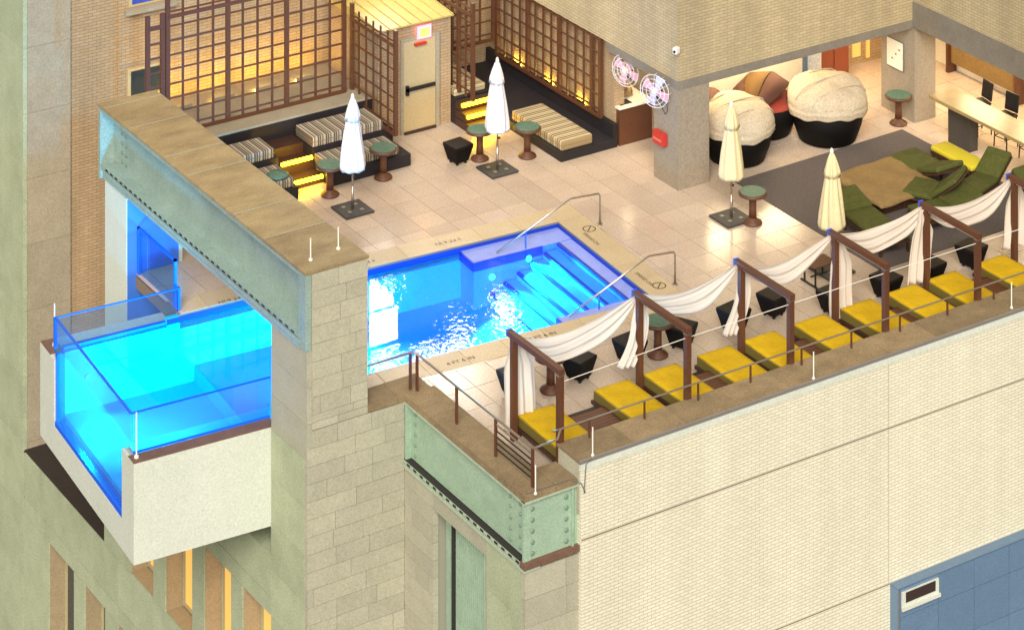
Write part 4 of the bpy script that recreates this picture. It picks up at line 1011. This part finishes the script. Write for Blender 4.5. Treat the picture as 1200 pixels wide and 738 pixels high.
# wall fans
def fan(label, x, y, z, rz, m1):
    t = empty('wall_fan', (x, y, z), rz, label, 'fan', 'wall fans'); t.scale = (1.15, 1.2, 1.2)
    cg = MB()
    for r_ in (.08, .16, .24, .31): cg.tube([(-.10 if r_ < .3 else -.06, r_ * math.cos(a), r_ * math.sin(a)) for a in [2 * math.pi * k / 20 for k in range(21)]], .006, 5)
    for k in range(12): a = 2 * math.pi * k / 12; cg.tube([(-.11, 0, 0), (-.10, .16 * math.cos(a), .16 * math.sin(a)), (-.06, .31 * math.cos(a), .31 * math.sin(a)), (.04, .31 * math.cos(a), .31 * math.sin(a))], .004, 4)
    cg.build('cage', mat('fan_cage', (.75, .72, .75), .35), t)
    for k in range(4):
        a = math.pi / 2 * k + .4; d, e = Vector((0, math.cos(a), math.sin(a))), Vector((0, -math.sin(a), math.cos(a))); c = Vector((-.02, 0, 0))
        P = [c + d * .04 - e * .03, c + d * .27 - e * .10, c + d * .28 + e * .10 + Vector((.03, 0, 0)), c + d * .04 + e * .04]
        m = MB().add(P + [p + Vector((.012, 0, 0)) for p in P], CF); m.build('blade', m1[k % 2], t)
    MB().tube([(-.1, 0, 0), (.16, 0, 0)], .05, 10).build('motor', M_plaster, t)
    MB().box(.06, .23, -.03, .03, -.20, -.06).build('bracket', M_black, t)
pk, bl_ = mat('pink_lit_blade', (.66, .36, .46), .5), mat('lavender_lit_blade', (.50, .50, .72), .5)  # blade colours hold the pink neon light falling on the fans
fan('pink and lavender lit wall fan on the column above the red box', 3.07, 5.70, 2.15, R(25), (pk, bl_))
fan('pink lit wall fan over the service counter', 3.42, 7.35, 2.0, R(20), (pk, pk))
tag(MB().tube([(3.25, 5.55, 1.95), (3.25, 5.5, 1.7), (3.26, 5.6, 1.6), (3.28, 5.75, 1.68), (3.285, 5.8, 1.85)], .008, 5).build('fan_cord', M_dark), 'dark cord looping below the column fan', 'cord')
# fire alarm box, notice, camera
fa = empty('alarm_box', (3.28, 5.74, 1.0), 0, 'red enamel alarm box on the column face', 'box')
MB().bevbox(-.14, 0.0, -.2, .2, -.12, .16, .015).build('case', M_red, fa); MB().box(-.155, -.141, -.15, .15, -.02, .03).build('pull_bar', mat('pale_red', (.6, .15, .1), .4), fa); MB().box(-.13, -.02, -.18, .18, .161, .175).build('lid', M_red, fa)
nb = empty('notice_board', (10.255, 5.8, 1.45), 0, 'framed white notice on the second column', 'notice')
MB().box(-.02, 0, -.31, .31, -.35, .35).build('frame', M_soffit, nb); pp = MB().box(-.026, -.0205, -.29, .29, -.33, .33).build('paper', M_plaster, nb)
for k in range(3): MB().box(-.029, -.0265, -.2 + .13 * k, -.14 + .13 * k, .12 - .13 * k, .16 - .13 * k).build('printed_mark', M_khaki, pp)
sc_ = empty('security_camera', (3.22, 5.12, 3.2), R(200), 'small white security camera at the brick corner', 'camera')
MB().bevbox(-.07, .07, -.06, .06, -.06, .08, .015).build('housing', M_rod, sc_); MB().lathe([(.03, 0), (.03, .02)], n=10).build('lens', M_black, sc_).matrix_basis = Matrix.Translation((.071, 0, 0)) @ Matrix.Rotation(R(90), 4, 'Y')
# cabinet and poster inside
cb_ = empty('red_cabinet', (10.2, 8.4, 0), 0, 'red brown cabinet with dark top standing in the lit lounge', 'cabinet')
MB().box(-.5, .5, -.3, .3, 0, .95).build('body', mat('cherry_wood', (.22, .05, .02), .5), cb_); MB().box(-.53, .53, -.33, .33, .951, .99).build('top', M_black, cb_)
for sx in (-.25, .25): MB().box(sx - .22, sx + .22, -.32, -.301, .08, .9).build('door', mat('cherry_wood', (.22, .05, .02), .5), cb_)
ps_ = empty('poster_screen', (9.25, 7.9, 0), 0, 'pale blue mottled screen with dark top beside the lounge wall', 'screen')
MB().box(-.35, .35, -.03, .03, .2, 1.7).build('sheet', mat('mottled_paper', (.55, .62, .75), .8, .9, 14, col2=(.8, .8, .78)), ps_); MB().box(-.3, .3, -.035, -.031, 1.4, 1.66).build('dark_header', M_black, ps_)
for sx in (-.36, .36): MB().box(sx - .015, sx + .015, -.05, .05, 0, 1.72).build('leg', M_rod, ps_)

gd = empty('glass_guard', (-8.7, 7.1, 0), 0, 'blue tinted glass guard beside the pool under the gantry', 'guard')
MB().box(-.01, .01, -.75, .95, .05, .95).build('glass_panel', M_glass, gd)
for yy in (-.8, .95): MB().box(-.03, .03, yy - .03, yy + .03, 0, 1.0).build('post', M_bedge, gd)
MB().box(-.03, .03, -.83, .98, .96, 1.0).build('top_rail', M_bedge, gd)
